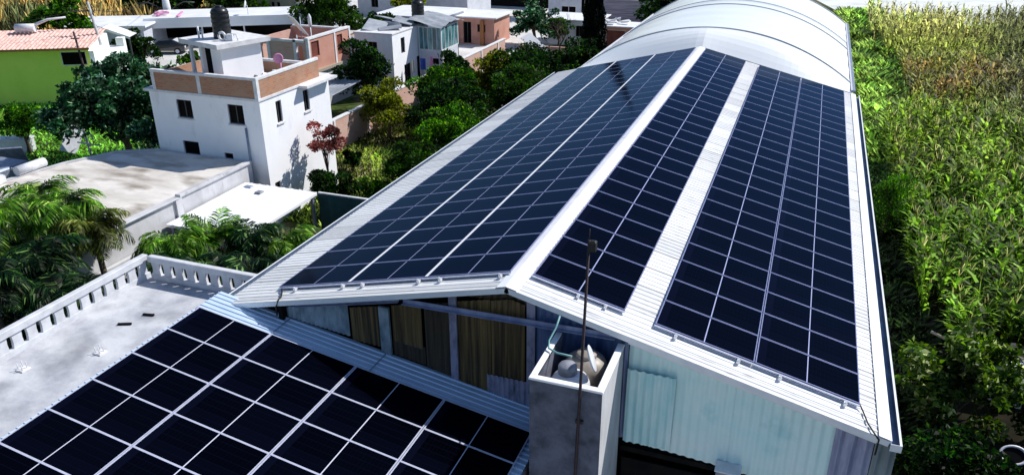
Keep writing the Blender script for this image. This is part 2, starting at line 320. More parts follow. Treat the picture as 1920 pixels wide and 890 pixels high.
def tag(o, label=None, cat=None, group=None, kind=None):
    if label: o['label'] = label
    if cat: o['category'] = cat
    if group: o['group'] = group
    if kind: o['kind'] = kind
    return o
def thing(name, label, cat, loc=(0, 0, 0), rz=0, group=None):
    o = bpy.data.objects.new(name, None); COL.objects.link(o); o.location = loc; o.rotation_euler = (0, 0, rz)
    o.empty_display_size = .3
    return tag(o, label, cat, group)
def solo(mb, name, m, label, cat, group=None, loc=None):
    """a thing that is one mesh; its origin is put at its base"""
    xs = [p[0] for p in mb.v]; ys = [p[1] for p in mb.v]; zs = [p[2] for p in mb.v]
    c = loc or ((min(xs) + max(xs)) / 2, (min(ys) + max(ys)) / 2, min(zs))
    mb.v = [(p[0] - c[0], p[1] - c[1], p[2] - c[2]) for p in mb.v]
    o = mb.build(name, m); o.location = c
    return tag(o, label, cat, group)
def struct(mb, name, m):
    o = mb.build(name, m); return tag(o, kind='structure')
def copy_tree(o, parent=None):
    c = o.copy(); COL.objects.link(c); c.parent = parent
    for ch in list(o.children): copy_tree(ch, c)
    return c

def corr(mb, O, U, V, Nn, pitch=.25, h=.035, kind='trap', both=False):
    """corrugated sheet: O corner, U across the ribs, V along the ribs (full vectors), Nn rib normal"""
    O, U, V, Nn = Vector(O), Vector(U), Vector(V), Vector(Nn).normalized(); Lu = U.length; u = U / Lu
    xs = []; x = 0
    while x < Lu - 1e-6:
        if kind == 'trap': pts = [(0, 0), (.60, 0), (.70, 1), (.90, 1)]
        else: pts = [(k / 6, .5 - .5 * math.cos(2 * math.pi * k / 6)) for k in range(6)]
        for a, b in pts:
            if x + a * pitch < Lu - 1e-4: xs.append((x + a * pitch, b * h))
        x += pitch
    xs.append((Lu, 0))
    n0 = len(mb.v)
    for a, b in xs:
        p = O + u * a + Nn * b; mb.v.append(tuple(p)); mb.v.append(tuple(p + V))
    for i in range(len(xs) - 1):
        a = n0 + 2 * i; mb.f.append((a, a + 2, a + 3, a + 1)); mb.sm.append(kind != 'trap')
    return mb

def wall(mb, O, U, W, H, holes=(), depth=.16, inward=(0, 1, 0)):
    """upright wall face from corner O along unit vector U, W long and H high, with openings (u0,u1,v0,v1) that have reveals"""
    O, U, I = Vector(O), Vector(U), Vector(inward); Z = Vector((0, 0, 1))
    us = sorted({0, W} | {h[0] for h in holes} | {h[1] for h in holes}); vs = sorted({0, H} | {h[2] for h in holes} | {h[3] for h in holes})
    P = lambda u, v, d=0: O + U * u + Z * v + I * d
    for i in range(len(us) - 1):
        for j in range(len(vs) - 1):
            cu, cv = (us[i] + us[i + 1]) / 2, (vs[j] + vs[j + 1]) / 2
            if any(h[0] < cu < h[1] and h[2] < cv < h[3] for h in holes): continue
            mb.quad(P(us[i], vs[j]), P(us[i + 1], vs[j]), P(us[i + 1], vs[j + 1]), P(us[i], vs[j + 1]))
    for a, b, c, d in holes:
        for p, q in (((a, c), (b, c)), ((b, c), (b, d)), ((b, d), (a, d)), ((a, d), (a, c))):
            mb.quad(P(*p), P(*q), P(*q, depth), P(*p, depth))
    return mb

def window(parent, O, U, I, u0, u1, v0, v1, depth=.12, frame='frame', pane='glassdark', bars=1, name='window'):
    """window frame with its pane set into an opening"""
    O, U, I = Vector(O), Vector(U), Vector(I); Z = Vector((0, 0, 1)); t = .05
    def bx(mb, a, b, c, d, e, f):
        n = len(mb.v)
        for k in (e, f):
            for p, q in ((a, c), (b, c), (b, d), (a, d)): mb.v.append(tuple(O + U * p + Z * q + I * k))
        for fc in ((0, 3, 2, 1), (4, 5, 6, 7), (0, 1, 5, 4), (1, 2, 6, 5), (2, 3, 7, 6), (3, 0, 4, 7)): mb.f.append(tuple(n + k for k in fc)); mb.sm.append(False)
    fr = MB(); e, f = depth - .05, depth
    bx(fr, u0, u1, v0, v0 + t, e, f); bx(fr, u0, u1, v1 - t, v1, e, f); bx(fr, u0, u0 + t, v0 + t, v1 - t, e, f); bx(fr, u1 - t, u1, v0 + t, v1 - t, e, f)
    for k in range(bars):
        c = u0 + (u1 - u0) * (k + 1) / (bars + 1); bx(fr, c - t / 2, c + t / 2, v0 + t, v1 - t, e + .004, f - .004)
    w = fr.build(name, M[frame], parent)
    pm = MB(); d = depth - .02
    pm.quad(*(O + U * p + Z * q + I * d for p, q in ((u0 + t, v0 + t), (u1 - t, v0 + t), (u1 - t, v1 - t), (u0 + t, v1 - t))))
    pm.build('pane', M[pane], w)
    return w

# ------------------------------------------------------------------ camera, light
cam = bpy.data.cameras.new('camera'); co = bpy.data.objects.new('camera', cam); COL.objects.link(co); scene.camera = co
cam.sensor_fit = 'HORIZONTAL'; cam.sensor_width = 36; cam.lens = 36 * 1470.56 / 1920; cam.clip_end = 3000
yaw, pit, rol = -.3594, .4231, -.0053
fw = Vector((math.sin(yaw) * math.cos(pit), math.cos(yaw) * math.cos(pit), -math.sin(pit)))
rt = Vector((math.cos(yaw), -math.sin(yaw), 0)); up = rt.cross(fw)
r2 = rt * math.cos(rol) + up * math.sin(rol); u2 = -rt * math.sin(rol) + up * math.cos(rol)
mw = Matrix((r2, u2, -fw)).transposed().to_4x4(); mw.translation = Vector((5.582, -12.53, 15.406)); co.matrix_world = mw

SUN = Vector((.72, .64, 1.0)).normalized()
sd = bpy.data.lights.new('sun', 'SUN'); so = bpy.data.objects.new('sun', sd); COL.objects.link(so)
sd.energy = 5.0; sd.angle = R(.55); sd.color = (1, .965, .91)
so.rotation_euler = SUN.to_track_quat('Z', 'Y').to_euler(); so.location = (20, 20, 40)
w = bpy.data.worlds.new('World'); scene.world = w; w.use_nodes = True
wn = w.node_tree.nodes; wl = w.node_tree.links
bg = wn['Background']; sky = wn.new('ShaderNodeTexSky'); sky.sky_type = 'NISHITA'; sky.sun_disc = False
sky.sun_elevation = math.asin(SUN.z); sky.sun_rotation = math.atan2(SUN.x, SUN.y)
sky.altitude = 0; sky.air_density = 1.0; sky.dust_density = .15; sky.ozone_density = 4.0
wl.new(sky.outputs[0], bg.inputs[0]); bg.inputs[1].default_value = .112
scene.view_settings.view_transform = 'Standard'; scene.view_settings.look = 'None'; scene.view_settings.exposure = 0; scene.view_settings.gamma = 1
scene.cycles.max_bounces = 6; scene.cycles.transparent_max_bounces = 4

# ------------------------------------------------------------------ setting
g = MB(); g.quad((-900, -900, 0), (900, -900, 0), (900, 900, 0), (-900, 900, 0)); struct(g, 'ground', M['ground'])
def sheet(name, m, pts, z): g = MB(); g.quad(*[(x, y, z) for x, y in pts]); return struct(g, name, M[m])
sheet('field_soil', 'soil', [(8.5, -20), (60, -20), (75, 98), (8.7, 98)], .004)
sheet('bounce_ground', 'yard', [(1.2, -30), (8.6, -30), (8.6, .6), (1.2, .6)], .008)  # unseen pale ground, added to bounce sunlight onto the gable wall
sheet('yard', 'yard', [(-30, 48), (-21.9, 48), (-19.5, 70), (-32, 70)], .004)
sheet('far_yard', 'yard', [(-95, 84), (-8, 84), (0, 150), (-90, 150)], .004)
sheet('lane', 'yard', [(-66, 50), (-44, 42), (-33, 49), (-33, 62), (-60, 66)], .008)
sheet('village_yard', 'yard', [(-34, 62.5), (-9, 70), (-9, 83.5), (-60, 83.5)], .012)
sheet('lawn', 'lawn', [(-60, 20), (-46, 17.5), (-32, 24), (-40, 35), (-48, 38), (-66, 27)], .012)
sheet('side_lawn', 'lawn', [(-46, 33), (-31, 33), (-34, 48), (-50, 42.5)], .016)
sheet('garden_path', 'path', [(-20.6, 23), (-18.0, 23), (-16.2, 30), (-18.6, 38), (-20.8, 38)], .008)
sheet('far_road', 'farroad', [(9, 99.5), (14, 97), (23, 94), (27, 99), (60, 170), (-10, 170)], .016)
sheet('far_verge', 'lawnpale', [(20, 97), (110, 92), (120, 175), (40, 175)], .012)

# ------------------------------------------------------------------ warehouse
G = 7.306; A = .237; ca, sa = math.cos(A), math.sin(A)
ND = .12                                              # panel glass stands this far above the sheets
YF, YB = 1.95, 31.9
def rz(t): return G - t * sa - ND * ca
def onR(t, y, d=0): return (t * ca + (d - ND) * sa, y, G - t * sa + (d - ND) * ca)
def onL(t, y, d=0): return (-(t * ca + (d - ND) * sa), y, G - t * sa + (d - ND) * ca)
wh = thing('warehouse', 'long warehouse with pitched white corrugated sheet roof carrying the dark solar panels', 'warehouse', (0, 2.2, 0))
TE = 8.48
mb = MB(); corr(mb, onR(0.02, YF), Vector((0, YB - YF, 0)), Vector(onR(TE, YF)) - Vector(onR(.02, YF)), (sa, 0, ca), pitch=.2, h=.017)
rr = mb.build('roof_slope', M['sheet'], wh)
mb = MB(); corr(mb, onL(.02, YF), Vector((0, YB - YF, 0)), Vector(onL(TE - .05, YF)) - Vector(onL(.02, YF)), (-sa, 0, ca), pitch=.2, h=.017)
rl = mb.build('roof_slope', M['sheet_left'], wh)
# ridge cap, two flaps with overlaps
mb = MB()
for a in np.arange(YF - .03, YB, 3.0):
    b = min(a + 3.04, YB + .02); e = .040 + .004 * (int(a) % 2)
    for f in (onR, onL):
        s_ = 1 if f is onR else -1
        p = [f(0, a, e), f(.26, a, e - .002), f(.26, b, e - .002), f(0, b, e)]
        mb.quad(*(p if s_ > 0 else p[::-1])); q = [f(.26, a, e - .002), f(.30, a, e - .03), f(.30, b, e - .03), f(.26, b, e - .002)]
        mb.quad(*(q if s_ > 0 else q[::-1]))
mb.build('ridge_cap', M['trim'], wh)
# eave strips and gutters
mb = MB()
t0, t1 = TE - .24, TE + .02
mb.quad(onR(t0, YF - .02, .045), onR(t1, YF - .02, .04), onR(t1, YB, .04), onR(t0, YB, .045)); mb.build('eave_flashing', M['trim'], wh)
def gutter(side, x0, zt):
    s_ = 1 if side > 0 else -1; o = MB(); i = MB(); y0, y1 = YF - .04, YB + .05
    X = lambda a: s_ * (x0 + a)
    prof = [(0, -.02), (.0, -.15), (.17, -.15), (.17, .0), (.215, .0), (.215, -.17), (-.02, -.17)]
    for k, (a, b) in enumerate(zip(prof, prof[1:])):
        q = [(X(a[0]), y0, zt + a[1]), (X(b[0]), y0, zt + b[1]), (X(b[0]), y1, zt + b[1]), (X(a[0]), y1, zt + a[1])]
        (i if k < 3 else o).quad(*q)
    o.box(min(X(0), X(.215)), max(X(0), X(.215)), y0 - .012, y0, zt - .17, zt - .001)
    gp = o.build('gutter', M['trim'], wh); i.build('gutter_channel', M['gutter'], gp)
gutter(1, TE * ca - .02, rz(TE) - .02); gutter(-1, (TE - .05) * ca - .02, rz(TE) - .0)
# verge trims under the sheet edge at the gable
mb = MB()
for f, te in ((onR, TE), (onL, TE - .05)):
    for (d0, d1, ya, yb) in ((-.14, -.006, YF + .0, YF + .05),):
        p = [f(0, ya, d0), f(te, ya, d0), f(te, ya, d1), f(0, ya, d1)]; q = [f(0, yb, d0), f(te, yb, d0), f(te, yb, d1), f(0, yb, d1)]
        mb.quad(*p); mb.quad(*q[::-1]); mb.quad(p[0], p[1], q[1], q[0])
mb.build('verge_trim', M['trim'], wh)
YW = 2.25
def slopez(x): return G - abs(x) / ca * sa * 1.0 - ND * ca - .02
# near-black backing: the shade inside the gable as a painted surface
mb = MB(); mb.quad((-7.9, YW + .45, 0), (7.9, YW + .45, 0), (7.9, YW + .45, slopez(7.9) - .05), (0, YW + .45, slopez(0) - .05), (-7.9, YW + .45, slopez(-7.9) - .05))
mb.build('shade_backing', M['void'], wh)
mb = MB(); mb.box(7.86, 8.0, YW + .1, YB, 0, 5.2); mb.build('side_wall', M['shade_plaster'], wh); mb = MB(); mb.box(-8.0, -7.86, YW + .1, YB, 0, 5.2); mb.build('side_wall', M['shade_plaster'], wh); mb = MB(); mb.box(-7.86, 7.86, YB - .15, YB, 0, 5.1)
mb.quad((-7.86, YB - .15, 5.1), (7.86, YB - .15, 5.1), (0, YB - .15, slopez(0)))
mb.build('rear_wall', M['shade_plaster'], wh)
SX, SZ, SA = -8.252, 5.49, .1668
def lowz(x): return SZ - (x - SX) * math.tan(SA) - .12
def gsheet(x0, x1, zb0, zb1, top, m, name='wall_sheet', y=YW, pitch=.13, h=.03, lab=None, kind='sine'):
    """upright corrugated sheet whose top follows the roof (top = drop below it) or is level"""
    mb = MB(); n = max(1, int(round((x1 - x0) / pitch))); p = (x1 - x0) / n; pts = []
    for i in range(n):
        for k in range(6):
            fx = x0 + p * (i + k / 6); pts.append((fx, y - h * (.5 - .5 * math.cos(2 * math.pi * k / 6)) if kind == 'sine' else y - (h if 2 <= k <= 3 else 0)))
    pts.append((x1, y))
    for x, yy in pts:
        t = (x - x0) / (x1 - x0); zb = zb0 + (zb1 - zb0) * t; zt = top[1] if isinstance(top, tuple) else slopez(x) - top
        mb.v += [(x, yy, zb), (x, yy, zt)]
    for i in range(len(pts) - 1): a = 2 * i; mb.f.append((a, a + 2, a + 3, a + 1)); mb.sm.append(True)
    o = mb.build(name, M[m], wh)
    if lab: o['label'] = lab
    return o
L_ = lowz
gsheet(-6.30, -4.42, L_(-6.3) + .02, L_(-4.42) + .12, .30, 'frost', lab='frosted grey wall sheet at the low left end of the gable')
gsheet(-4.36, -3.52, 4.76, 4.72, .42, 'brown')
gsheet(-3.16, -2.34, 4.98, 4.90, .42, 'brown')
gsheet(-3.20, -2.30, L_(-3.2) + .05, L_(-2.3) + .05, (0, 4.95), 'brownd', y=YW + .03, lab='low dark wall sheet with torn top edge')
gsheet(-2.26, -1.60, L_(-2.26) + .05, L_(-1.6) + .05, .42, 'brownd')
gsheet(-1.36, -.52, L_(-1.3) - .02, L_(-.5), .40, 'brown')
gsheet(-.50, .34, 4.52, 4.48, .42, 'brown', y=YW - .01)
gsheet(-.62, .40, L_(-.62) + .02, L_(.4) + .02, (0, 4.60), 'purple', y=YW - .04, kind='t', lab='patch of pale ribbed sheet at the foot of the gable')
gsheet(.62, 2.78, 3.6, 3.6, .06, 'blue', pitch=.16, lab='blue grey ribbed wall sheets beside the cement water tank housing')
gsheet(-1.30, .62, 6.60, 6.60, .10, 'brownd', y=YW + .06, pitch=.2)
def post(x0, x1, zb, top, m='purple', y=YW - .06, d=.07):
    mb = MB(); mb.box(x0, x1, y, y + d, zb, slopez((x0 + x1) / 2) - top); mb.build('post', M[m], wh)
post(-3.50, -3.22, L_(-3.4) - .02, .45, 'frost'); post(-1.57, -1.38, L_(-1.5) - .02, .08); post(.40, .60, L_(.5) - .02, .1)
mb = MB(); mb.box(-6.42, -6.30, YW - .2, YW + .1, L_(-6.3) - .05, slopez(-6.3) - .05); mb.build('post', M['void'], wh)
# long light angle bars across the gable
def bar(p, q, w_=.09, m='steel', name='angle_bar'):
    p, q = Vector(p), Vector(q); mb = MB(); n = len(mb.v)
    for P_ in (p, q):
        for y, z in ((0, 0), (0, w_), (-.012, w_), (-.012, .012), (-w_, .012), (-w_, 0)): mb.v.append((P_.x, P_.y + y, P_.z + z))
    for k in range(6): a, b = k, (k + 1) % 6; mb.f.append((a, b, b + 6, a + 6)); mb.sm.append(False)
    mb.f.append(tuple(range(6))[::-1]); mb.f.append(tuple(range(6, 12))); mb.sm += [False, False]
    return mb.build(name, M[m], wh)
bar((-5.9, YW - .13, 5.50), (-2.85, YW - .13, 6.22), .09, 'bluel'); bar((-2.72, YW - .16, 6.22), (2.5, YW - .16, 6.33), .11, 'bluel')
# right part of the gable: white rake bar, pale teal sheets, lilac sheet, corner
mb = MB(); x0, x1 = 2.78, 8.0
p = [(x0, YW - .10, slopez(x0) - .30), (x1, YW - .10, slopez(x1) - .30), (x1, YW - .10, slopez(x1) - .19), (x0, YW - .10, slopez(x0) - .19)]
q = [(a, YW, c) for a, b, c in p]
mb.quad(*p); mb.quad(p[3], p[2], q[2], q[3]); mb.quad(q[0], q[1], p[1], p[0]); mb.quad(p[0], p[3], q[3], q[0]); mb.build('rake_bar', M['trim'], wh)
gsheet(2.80, 5.2, 3.56, 3.40, .30, 'teal', pitch=.2, h=.035, lab='pale teal translucent wall sheets under the right rake')
gsheet(5.16, 7.24, 3.40, 3.20, .30, 'teal', y=YW - .02, pitch=.2, h=.035)
gsheet(7.22, 7.98, 3.1, 3.1, .30, 'bluel', y=YW - .04, pitch=.25, h=.05, kind='t', lab='lilac grey ribbed wall sheet at the right corner')
gsheet(8.0, 8.42, 0, 0, (0, 5.0), 'cornerg', y=YW - .02, pitch=.21, h=.05, kind='t', name='corner_sheet')
mb = MB(); mb.box(2.78, 8.0, YW - .02, YW + .02, 0, 3.05); mb.build('lower_shade_sheet', M['void'], wh)  # dark sheet painted as the unlit opening under the teal sheets
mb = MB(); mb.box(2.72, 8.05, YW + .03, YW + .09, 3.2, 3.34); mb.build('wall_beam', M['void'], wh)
# loose sheet leaning over the teal wall
mb = MB(); n = 6; xa, xb = 2.80, 3.88
for i in range(n * 6 + 1):
    t = i / (n * 6); x = xa + (xb - xa) * t; yy = 2.12 - .05 * (.5 - .5 * math.cos(2 * math.pi * t * n))
    mb.v += [(x, yy, 3.62 + .03 * t), (x + .01, yy, 5.60 - .03 * t)]
for i in range(n * 6): mb.f.append((2 * i, 2 * i + 2, 2 * i + 3, 2 * i + 1)); mb.sm.append(True)
solo(mb, 'corrugated_sheet', M['teal2'], 'loose teal corrugated sheet propped against the pale teal gable wall', 'sheet')
# floodlight-like pale box below the teal sheets
bxo = thing('junction_box', 'small pale box fixed under the lower edge of the teal wall sheets', 'box', (5.2, 2.0, 3.36))
mb = MB(); mb.box(4.96, 5.46, 1.86, 2.2, 3.36, 3.56, c=.02); mb.build('housing', M['greyp'], bxo)
mb = MB(); mb.box(4.93, 5.49, 1.83, 2.21, 3.562, 3.60, c=.01); mb.build('lid', M['whiteplastic'], bxo)

# ------------------------------------------------------------------ solar panels
PW, PL = 1.130, 2.242
def make_panel(t, fm, bm, mid):
    root = thing('solar_module', '', 'solar panel')
    a, b, h = PL / 2, PW / 2, .035
    f = MB(); f.box(-a, a, -b, -b + t, -h, 0); f.box(-a, a, b - t, b, -h, 0); f.box(-a, -a + t, -b + t, b - t, -h, 0); f.box(a - t, a, -b + t, b - t, -h, 0)
    f.build('frame', M[fm], root, True)
    k = MB(); k.quad((-a + t, -b + t, -.012), (a - t, -b + t, -.012), (a - t, b - t, -.012), (-a + t, b - t, -.012)); k.build('backsheet', M[bm], root, True)
    for s_ in (-1, 1):
        x0, x1 = (mid, a - t - .006) if s_ > 0 else (-a + t + .006, -mid)
        c = MB(); c.quad((x0, -b + t + .004, -.006), (x1, -b + t + .004, -.006), (x1, b - t - .004, -.006), (x0, b - t - .004, -.006)); c.build('cell_field', M['cell'], root, True)
    return root
ORD = ['first', 'second', 'third', 'fourth', 'fifth', 'sixth', 'seventh', 'eighth', 'ninth', 'tenth', 'eleventh', 'twelfth', 'thirteenth', 'fourteenth', 'fifteenth', 'sixteenth',
       'seventeenth', 'eighteenth', 'nineteenth', 'twentieth', 'twenty-first', 'twenty-second', 'twenty-third', 'twenty-fourth', 'last']
proto = make_panel(.019, 'alu_dark', 'back', .013); used = False
def place(loc, ry, label, group, sx=1):
    global used
    o = proto if not used else copy_tree(proto); used = True
    o.location = loc; o.rotation_euler = (0, ry, 0); o.scale = (sx, 1.013 if sx != 1 else 1, 1); o['label'] = label; o['group'] = group
H_ = 1.150
for col, (t0, nm) in enumerate([(3.327, 'the column beside the right slope walkway'), (5.595, 'the outermost right column')]):
    for j in range(25):
        t = t0 + 1.134; y = 2.685 + (j + .5) * H_
        place((t * ca, y, G - t * sa), A, f'{ORD[j]} solar panel from the gable in {nm}', 'solar panels on the right roof slope')
for j in range(25):
    t = .361 + 1.134; place((t * ca, 2.74 + (j + .5) * H_, G - t * sa), A, f'{ORD[j]} solar panel from the gable in the column just right of the ridge', 'solar panels on the right roof slope')
for t0, nm in [(.143, 'the column just left of the ridge'), (2.411, 'the middle column of the left slope'), (4.679, 'the column beside the left gutter')]:
    for j in range(25):
        t = t0 + 1.134; place((-t * ca, 2.612 + (j + .5) * H_, G - t * sa), -A, f'{ORD[j]} solar panel from the gable in {nm}', 'solar panels on the left roof slope')
proto = make_panel(.021, 'alu', 'backw', .012); used = False
TS = [0, 2.195, 4.645, 7.031, 9.253]; cs, ss = math.cos(SA), math.sin(SA)
for i, nm in enumerate(['leftmost column beside the terrace', 'second column from the terrace', 'third column from the terrace', 'column nearest the cement tank housing']):
    for j in range(8):
        t = (TS[i] + TS[i + 1]) / 2; y = 1.265 - (j + .5) * 1.1477
        place((SX + t * cs, y, SZ - t * ss), SA, f'{ORD[j]} panel down from the gable on the low roof, {nm}', 'solar panels on the low front roof', (TS[i + 1] - TS[i]) / 2.262)

# mounting rails running along the roof under the panels, with clamps at the ends
def rail(f, t, y0, y1, label):
    r_ = thing('mounting_rail', label, 'rail', f(t, y0, .02), group='rails that carry the solar panels')
    mb = MB(); c0 = f(t - .02, y0, .05); c1 = f(t + .02, y0, .05); d0 = f(t - .02, y0, .085); d1 = f(t + .02, y0, .085)
    e = [(p[0], y1, p[2]) for p in (c0, c1, d1, d0)]; s_ = (c0, c1, d1, d0)
    mb.quad(*s_); mb.quad(*e[::-1])
    for k in range(4): a, b = k, (k + 1) % 4; mb.quad(s_[a], s_[b], e[b], e[a])
    mb.build('bar', M['alu'], r_)
    mb = MB(); p = f(t, y0 + .03, .075); mb.obox(p, (.065, .08, .07), (0, A if f is onR else -A, 0)); p = f(t, y0 + .01, .13); mb.obox(p, (.035, .035, .04), (0, 0, .3))
    mb.build('end_clamp', M['clamp'], r_)
for k, t in enumerate((1.53, 2.19)): rail(onR, t, 2.60, 31.4, f'{ORD[k]} rail right of the ridge, under the single panel column')
for k, t in enumerate((3.85, 5.26, 6.17, 7.55)): rail(onR, t, 2.50, 31.4, f'{ORD[k]} rail from the walkway under the outer right panels')
for k, t in enumerate((.37, 1.96, 2.56, 4.19, 4.79, 6.31)): rail(onL, t, 2.44, 31.4, f'{ORD[k]} rail from the ridge under the left slope panels')
# front edge bar under the first panels
for f, a, b, y, lab in ((onR, .36, 2.63, 2.70, 'narrow bright edge bar along the first panel right of the ridge'), (onR, 3.33, 7.86, 2.645, 'long bright edge bar along the first panels of the right slope'), (onL, .14, 6.95, 2.575, 'long bright edge bar along the first panels of the left slope')):
    mb = MB(); p = [f(a, y, .065), f(b, y, .065), f(b, y, .095), f(a, y, .095)]; q = [(x, yy + .028, z) for x, yy, z in p]
    mb.quad(*p); mb.quad(*q[::-1]); mb.quad(p[3], p[2], q[2], q[3]); mb.quad(p[0], p[1], q[1], q[0]); mb.quad(p[0], p[3], q[3], q[0]); mb.quad(p[1], p[2], q[2], q[1])
    solo(mb, 'edge_bar', M['alu'], lab, 'bar')
for f, t_, lab in ((onL, 2.411, 'narrow white strip between the upper and middle panel columns of the left slope'), (onL, 4.679, 'narrow white strip between the middle and lower panel columns of the left slope')):
    mb = MB(); q = [f(t_ - .034, 2.62, .126), f(t_ + .034, 2.62, .126), f(t_ + .034, 31.3, .126), f(t_ - .034, 31.3, .126)]; mb.quad(*(q if f is onR else q[::-1]))
    p = [f(t_ - .034, 2.62, .118), f(t_ + .034, 2.62, .118), f(t_ + .034, 31.3, .118), f(t_ - .034, 31.3, .118)]; mb.quad(*(p[::-1] if f is onR else p)); mb.quad(p[0], p[1], q[1], q[0]); mb.quad(p[1], p[2], q[2], q[1]); mb.quad(p[3], p[0], q[0], q[3])
    solo(mb, 'cover_strip', M['trim'], lab, 'strip')
# cables
mb = MB(); mb.tube([onR(7.86, 2.7, .09), onR(7.95, 2.5, .05), onR(8.02, 2.2, .05), onR(8.12, 1.98, .05), (8.0, 1.93, 5.2), (8.02, 2.1, 4.7)], .018, 6)
solo(mb, 'cable', M['cable'], 'black cable leaving the outermost panel at the right gable corner', 'cable')
mb = MB(); mb.tube([onL(6.95, 2.7, .07), onL(6.7, 2.4, .05), onL(6.5, 2.1, .05), onL(6.46, 1.93, .05), (-6.36, 1.92, 5.5), (-6.4, 1.96, 5.22)], .022, 6)
solo(mb, 'cable', M['cable'], 'dark cable dropping over the left verge to the low roof', 'cable')

# ------------------------------------------------------------------ low front building with its roof
fb = thing('front_building', 'low front building whose pale blue sheet roof meets the warehouse gable', 'building', (-3.7, -3, 0))
def onS(x, y, d=0): return (x, y, SZ - (x - SX) * math.tan(SA) + d)
mb = MB(); x0, x1 = -8.42, 1.05
O = onS(x0, -9.0, -.13); V = Vector(onS(x1, -9, -.13)) - Vector(O); corr(mb, O, (0, 11.3, 0), V, (ss, 0, cs), pitch=.17, h=.028)
mb.build('roof', M['sheet_low'], fb)
mb = MB(); mb.quad(onS(x0 + .02, 1.28, -.095), onS(x1, 1.28, -.095), onS(x1, 1.33, -.07), onS(x0 + .02, 1.33, -.07)); mb.build('roof_flashing', M['alu'], fb)
mb = MB()
for xj in (-6.2, -3.4):
    mb.quad(onS(xj, 1.32, -.099), onS(xj + .03, 1.32, -.099), onS(xj + .03, YW, -.099), onS(xj, YW, -.099))
mb.build('lap_joint', M['steel'], fb)
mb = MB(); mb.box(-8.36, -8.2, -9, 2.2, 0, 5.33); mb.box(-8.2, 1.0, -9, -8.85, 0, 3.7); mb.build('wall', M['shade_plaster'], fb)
mb = MB(); mb.quad((x1, -9, 0), (x1, 2.2, 0), onS(x1, 2.2, -.15), onS(x1, -9, -.15)); mb.build('end_wall', M['cement'], fb)

# ------------------------------------------------------------------ cement tank housing, tanks, pole
th = thing('tank_housing', 'tall rough grey cement water tank housing standing before the gable', 'tank housing', (1.93, 1.2, 0))
X0, X1, Y0, Y1, ZT = 1.16, 2.69, .22, 2.12, 6.15
mb = MB()
wall(mb, (X0, Y0, 0), (1, 0, 0), X1 - X0, ZT); mb.quad((X1, Y0, 0), (X1, Y1, 0), (X1, Y1, ZT), (X1, Y0, ZT)); mb.quad((X0, Y1, 0), (X0, Y0, 0), (X0, Y0, ZT), (X0, Y1, ZT))
mb.quad((X1, Y1, 0), (X0, Y1, 0), (X0, Y1, ZT - .5), (X1, Y1, ZT - .5))
w_ = .13
mb.quad((X0 + w_, Y0 + w_, ZT), (X1 - w_, Y0 + w_, ZT), (X1 - w_, Y0 + w_, 5.0), (X0 + w_, Y0 + w_, 5.0)); mb.quad((X0 + w_, Y1, 5), (X0 + w_, Y1, ZT), (X0 + w_, Y0 + w_, ZT), (X0 + w_, Y0 + w_, 5))
mb.quad((X1 - w_, Y0 + w_, 5), (X1 - w_, Y0 + w_, ZT), (X1 - w_, Y1, ZT), (X1 - w_, Y1, 5)); mb.quad((X0, Y0, 5.01), (X1, Y0, 5.01), (X1, Y1, 5.01), (X0, Y1, 5.01))
mb.build('shaft', M['cement'], th)
mb = MB(); mb.box(X0 - .02, X1 + .02, Y0 - .02, Y0 + w_, ZT + .001, ZT + .05, .012); mb.box(X1 - w_, X1 + .02, Y0 + w_, Y1, ZT + .001, ZT + .05, .012); mb.box(X0 - .02, X0 + w_ - .02, Y0 + w_, Y1, ZT + .001, ZT + .05, .012)
mb.build('coping', M['white_plaster'], th)
mb = MB(); mb.quad((X1 + .004, Y0, 0), (X1 + .004, Y1, 0), (X1 + .004, Y1, ZT), (X1 + .004, Y0, ZT)); mb.build('lit_side_skin', M['conc_wall'], th)  # lighter layer on this side only, sunlight put into its colour
t1 = thing('water_tank', 'round beige water tank with ribbed shoulder at the back of the cement housing', 'water tank', (1.98, 1.62, 5.01))
mb = MB(); mb.lathe((1.98, 1.62, 5.01), [(.46, 0), (.48, .1), (.46, .2), (.48, .3), (.46, .45), (.48, .6), (.46, .68), (.48, .76), (.46, .86), (.40, .96), (.27, 1.03), (.22, 1.05)]); mb.build('body', M['beigetank'], t1)
mb = MB(); mb.lathe((1.98, 1.62, 6.06), [(.23, 0), (.23, .05), (.18, .08), (.05, .10)]); mb.build('lid', M['beigetank'], t1)
t2 = thing('water_tank', 'round white water tank with grey cap at the front of the cement housing', 'water tank', (1.86, .74, 5.01))
mb = MB(); mb.lathe((1.86, .80, 5.01), [(.40, 0), (.42, .2), (.41, .5), (.43, .7), (.42, .85), (.36, .98), (.24, 1.06), (.18, 1.08)]); mb.build('body', M['whiteplastic'], t2)
mb = MB(); mb.lathe((1.80, .80, 6.09), [(.20, 0), (.20, .16), (.17, .20), (.04, .22)]); mb.build('cap', M['greyp'], t2)
ld = MB()
for k in range(2):
    pts = []
prof = [(.001, 0), (.16, .01), (.25, .035), (.27, .06), (.25, .07), (.001, .075)]
ld.lathe((0, 0, 0), prof, 24); Mx = Matrix.Translation((2.22, .95, 6.42)) @ Euler((R(8), R(72), R(20))).to_matrix().to_4x4() @ Matrix.Diagonal((1.2, .8, 1, 1))
ld.v = [tuple(Mx @ Vector(p)) for p in ld.v]; solo(ld, 'oval_cover', M['whiteplastic'], 'oval white tank lid standing on edge between the two water tanks', 'lid')
mb = MB(); mb.tube([(1.28, 1.9, 6.75), (1.25, 1.72, 6.55), (1.18, 1.45, 6.36), (1.22, 1.30, 6.26), (1.45, 1.18, 6.26), (1.8, 1.10, 6.30)], .022, 8)
solo(mb, 'hose', M['tealhose'], 'thin teal hose bent over the rim of the tank housing', 'hose')
pl = thing('pole', 'thin rusty dark pole standing in front of the cement tank housing', 'pole', (2.27, .12, 0))
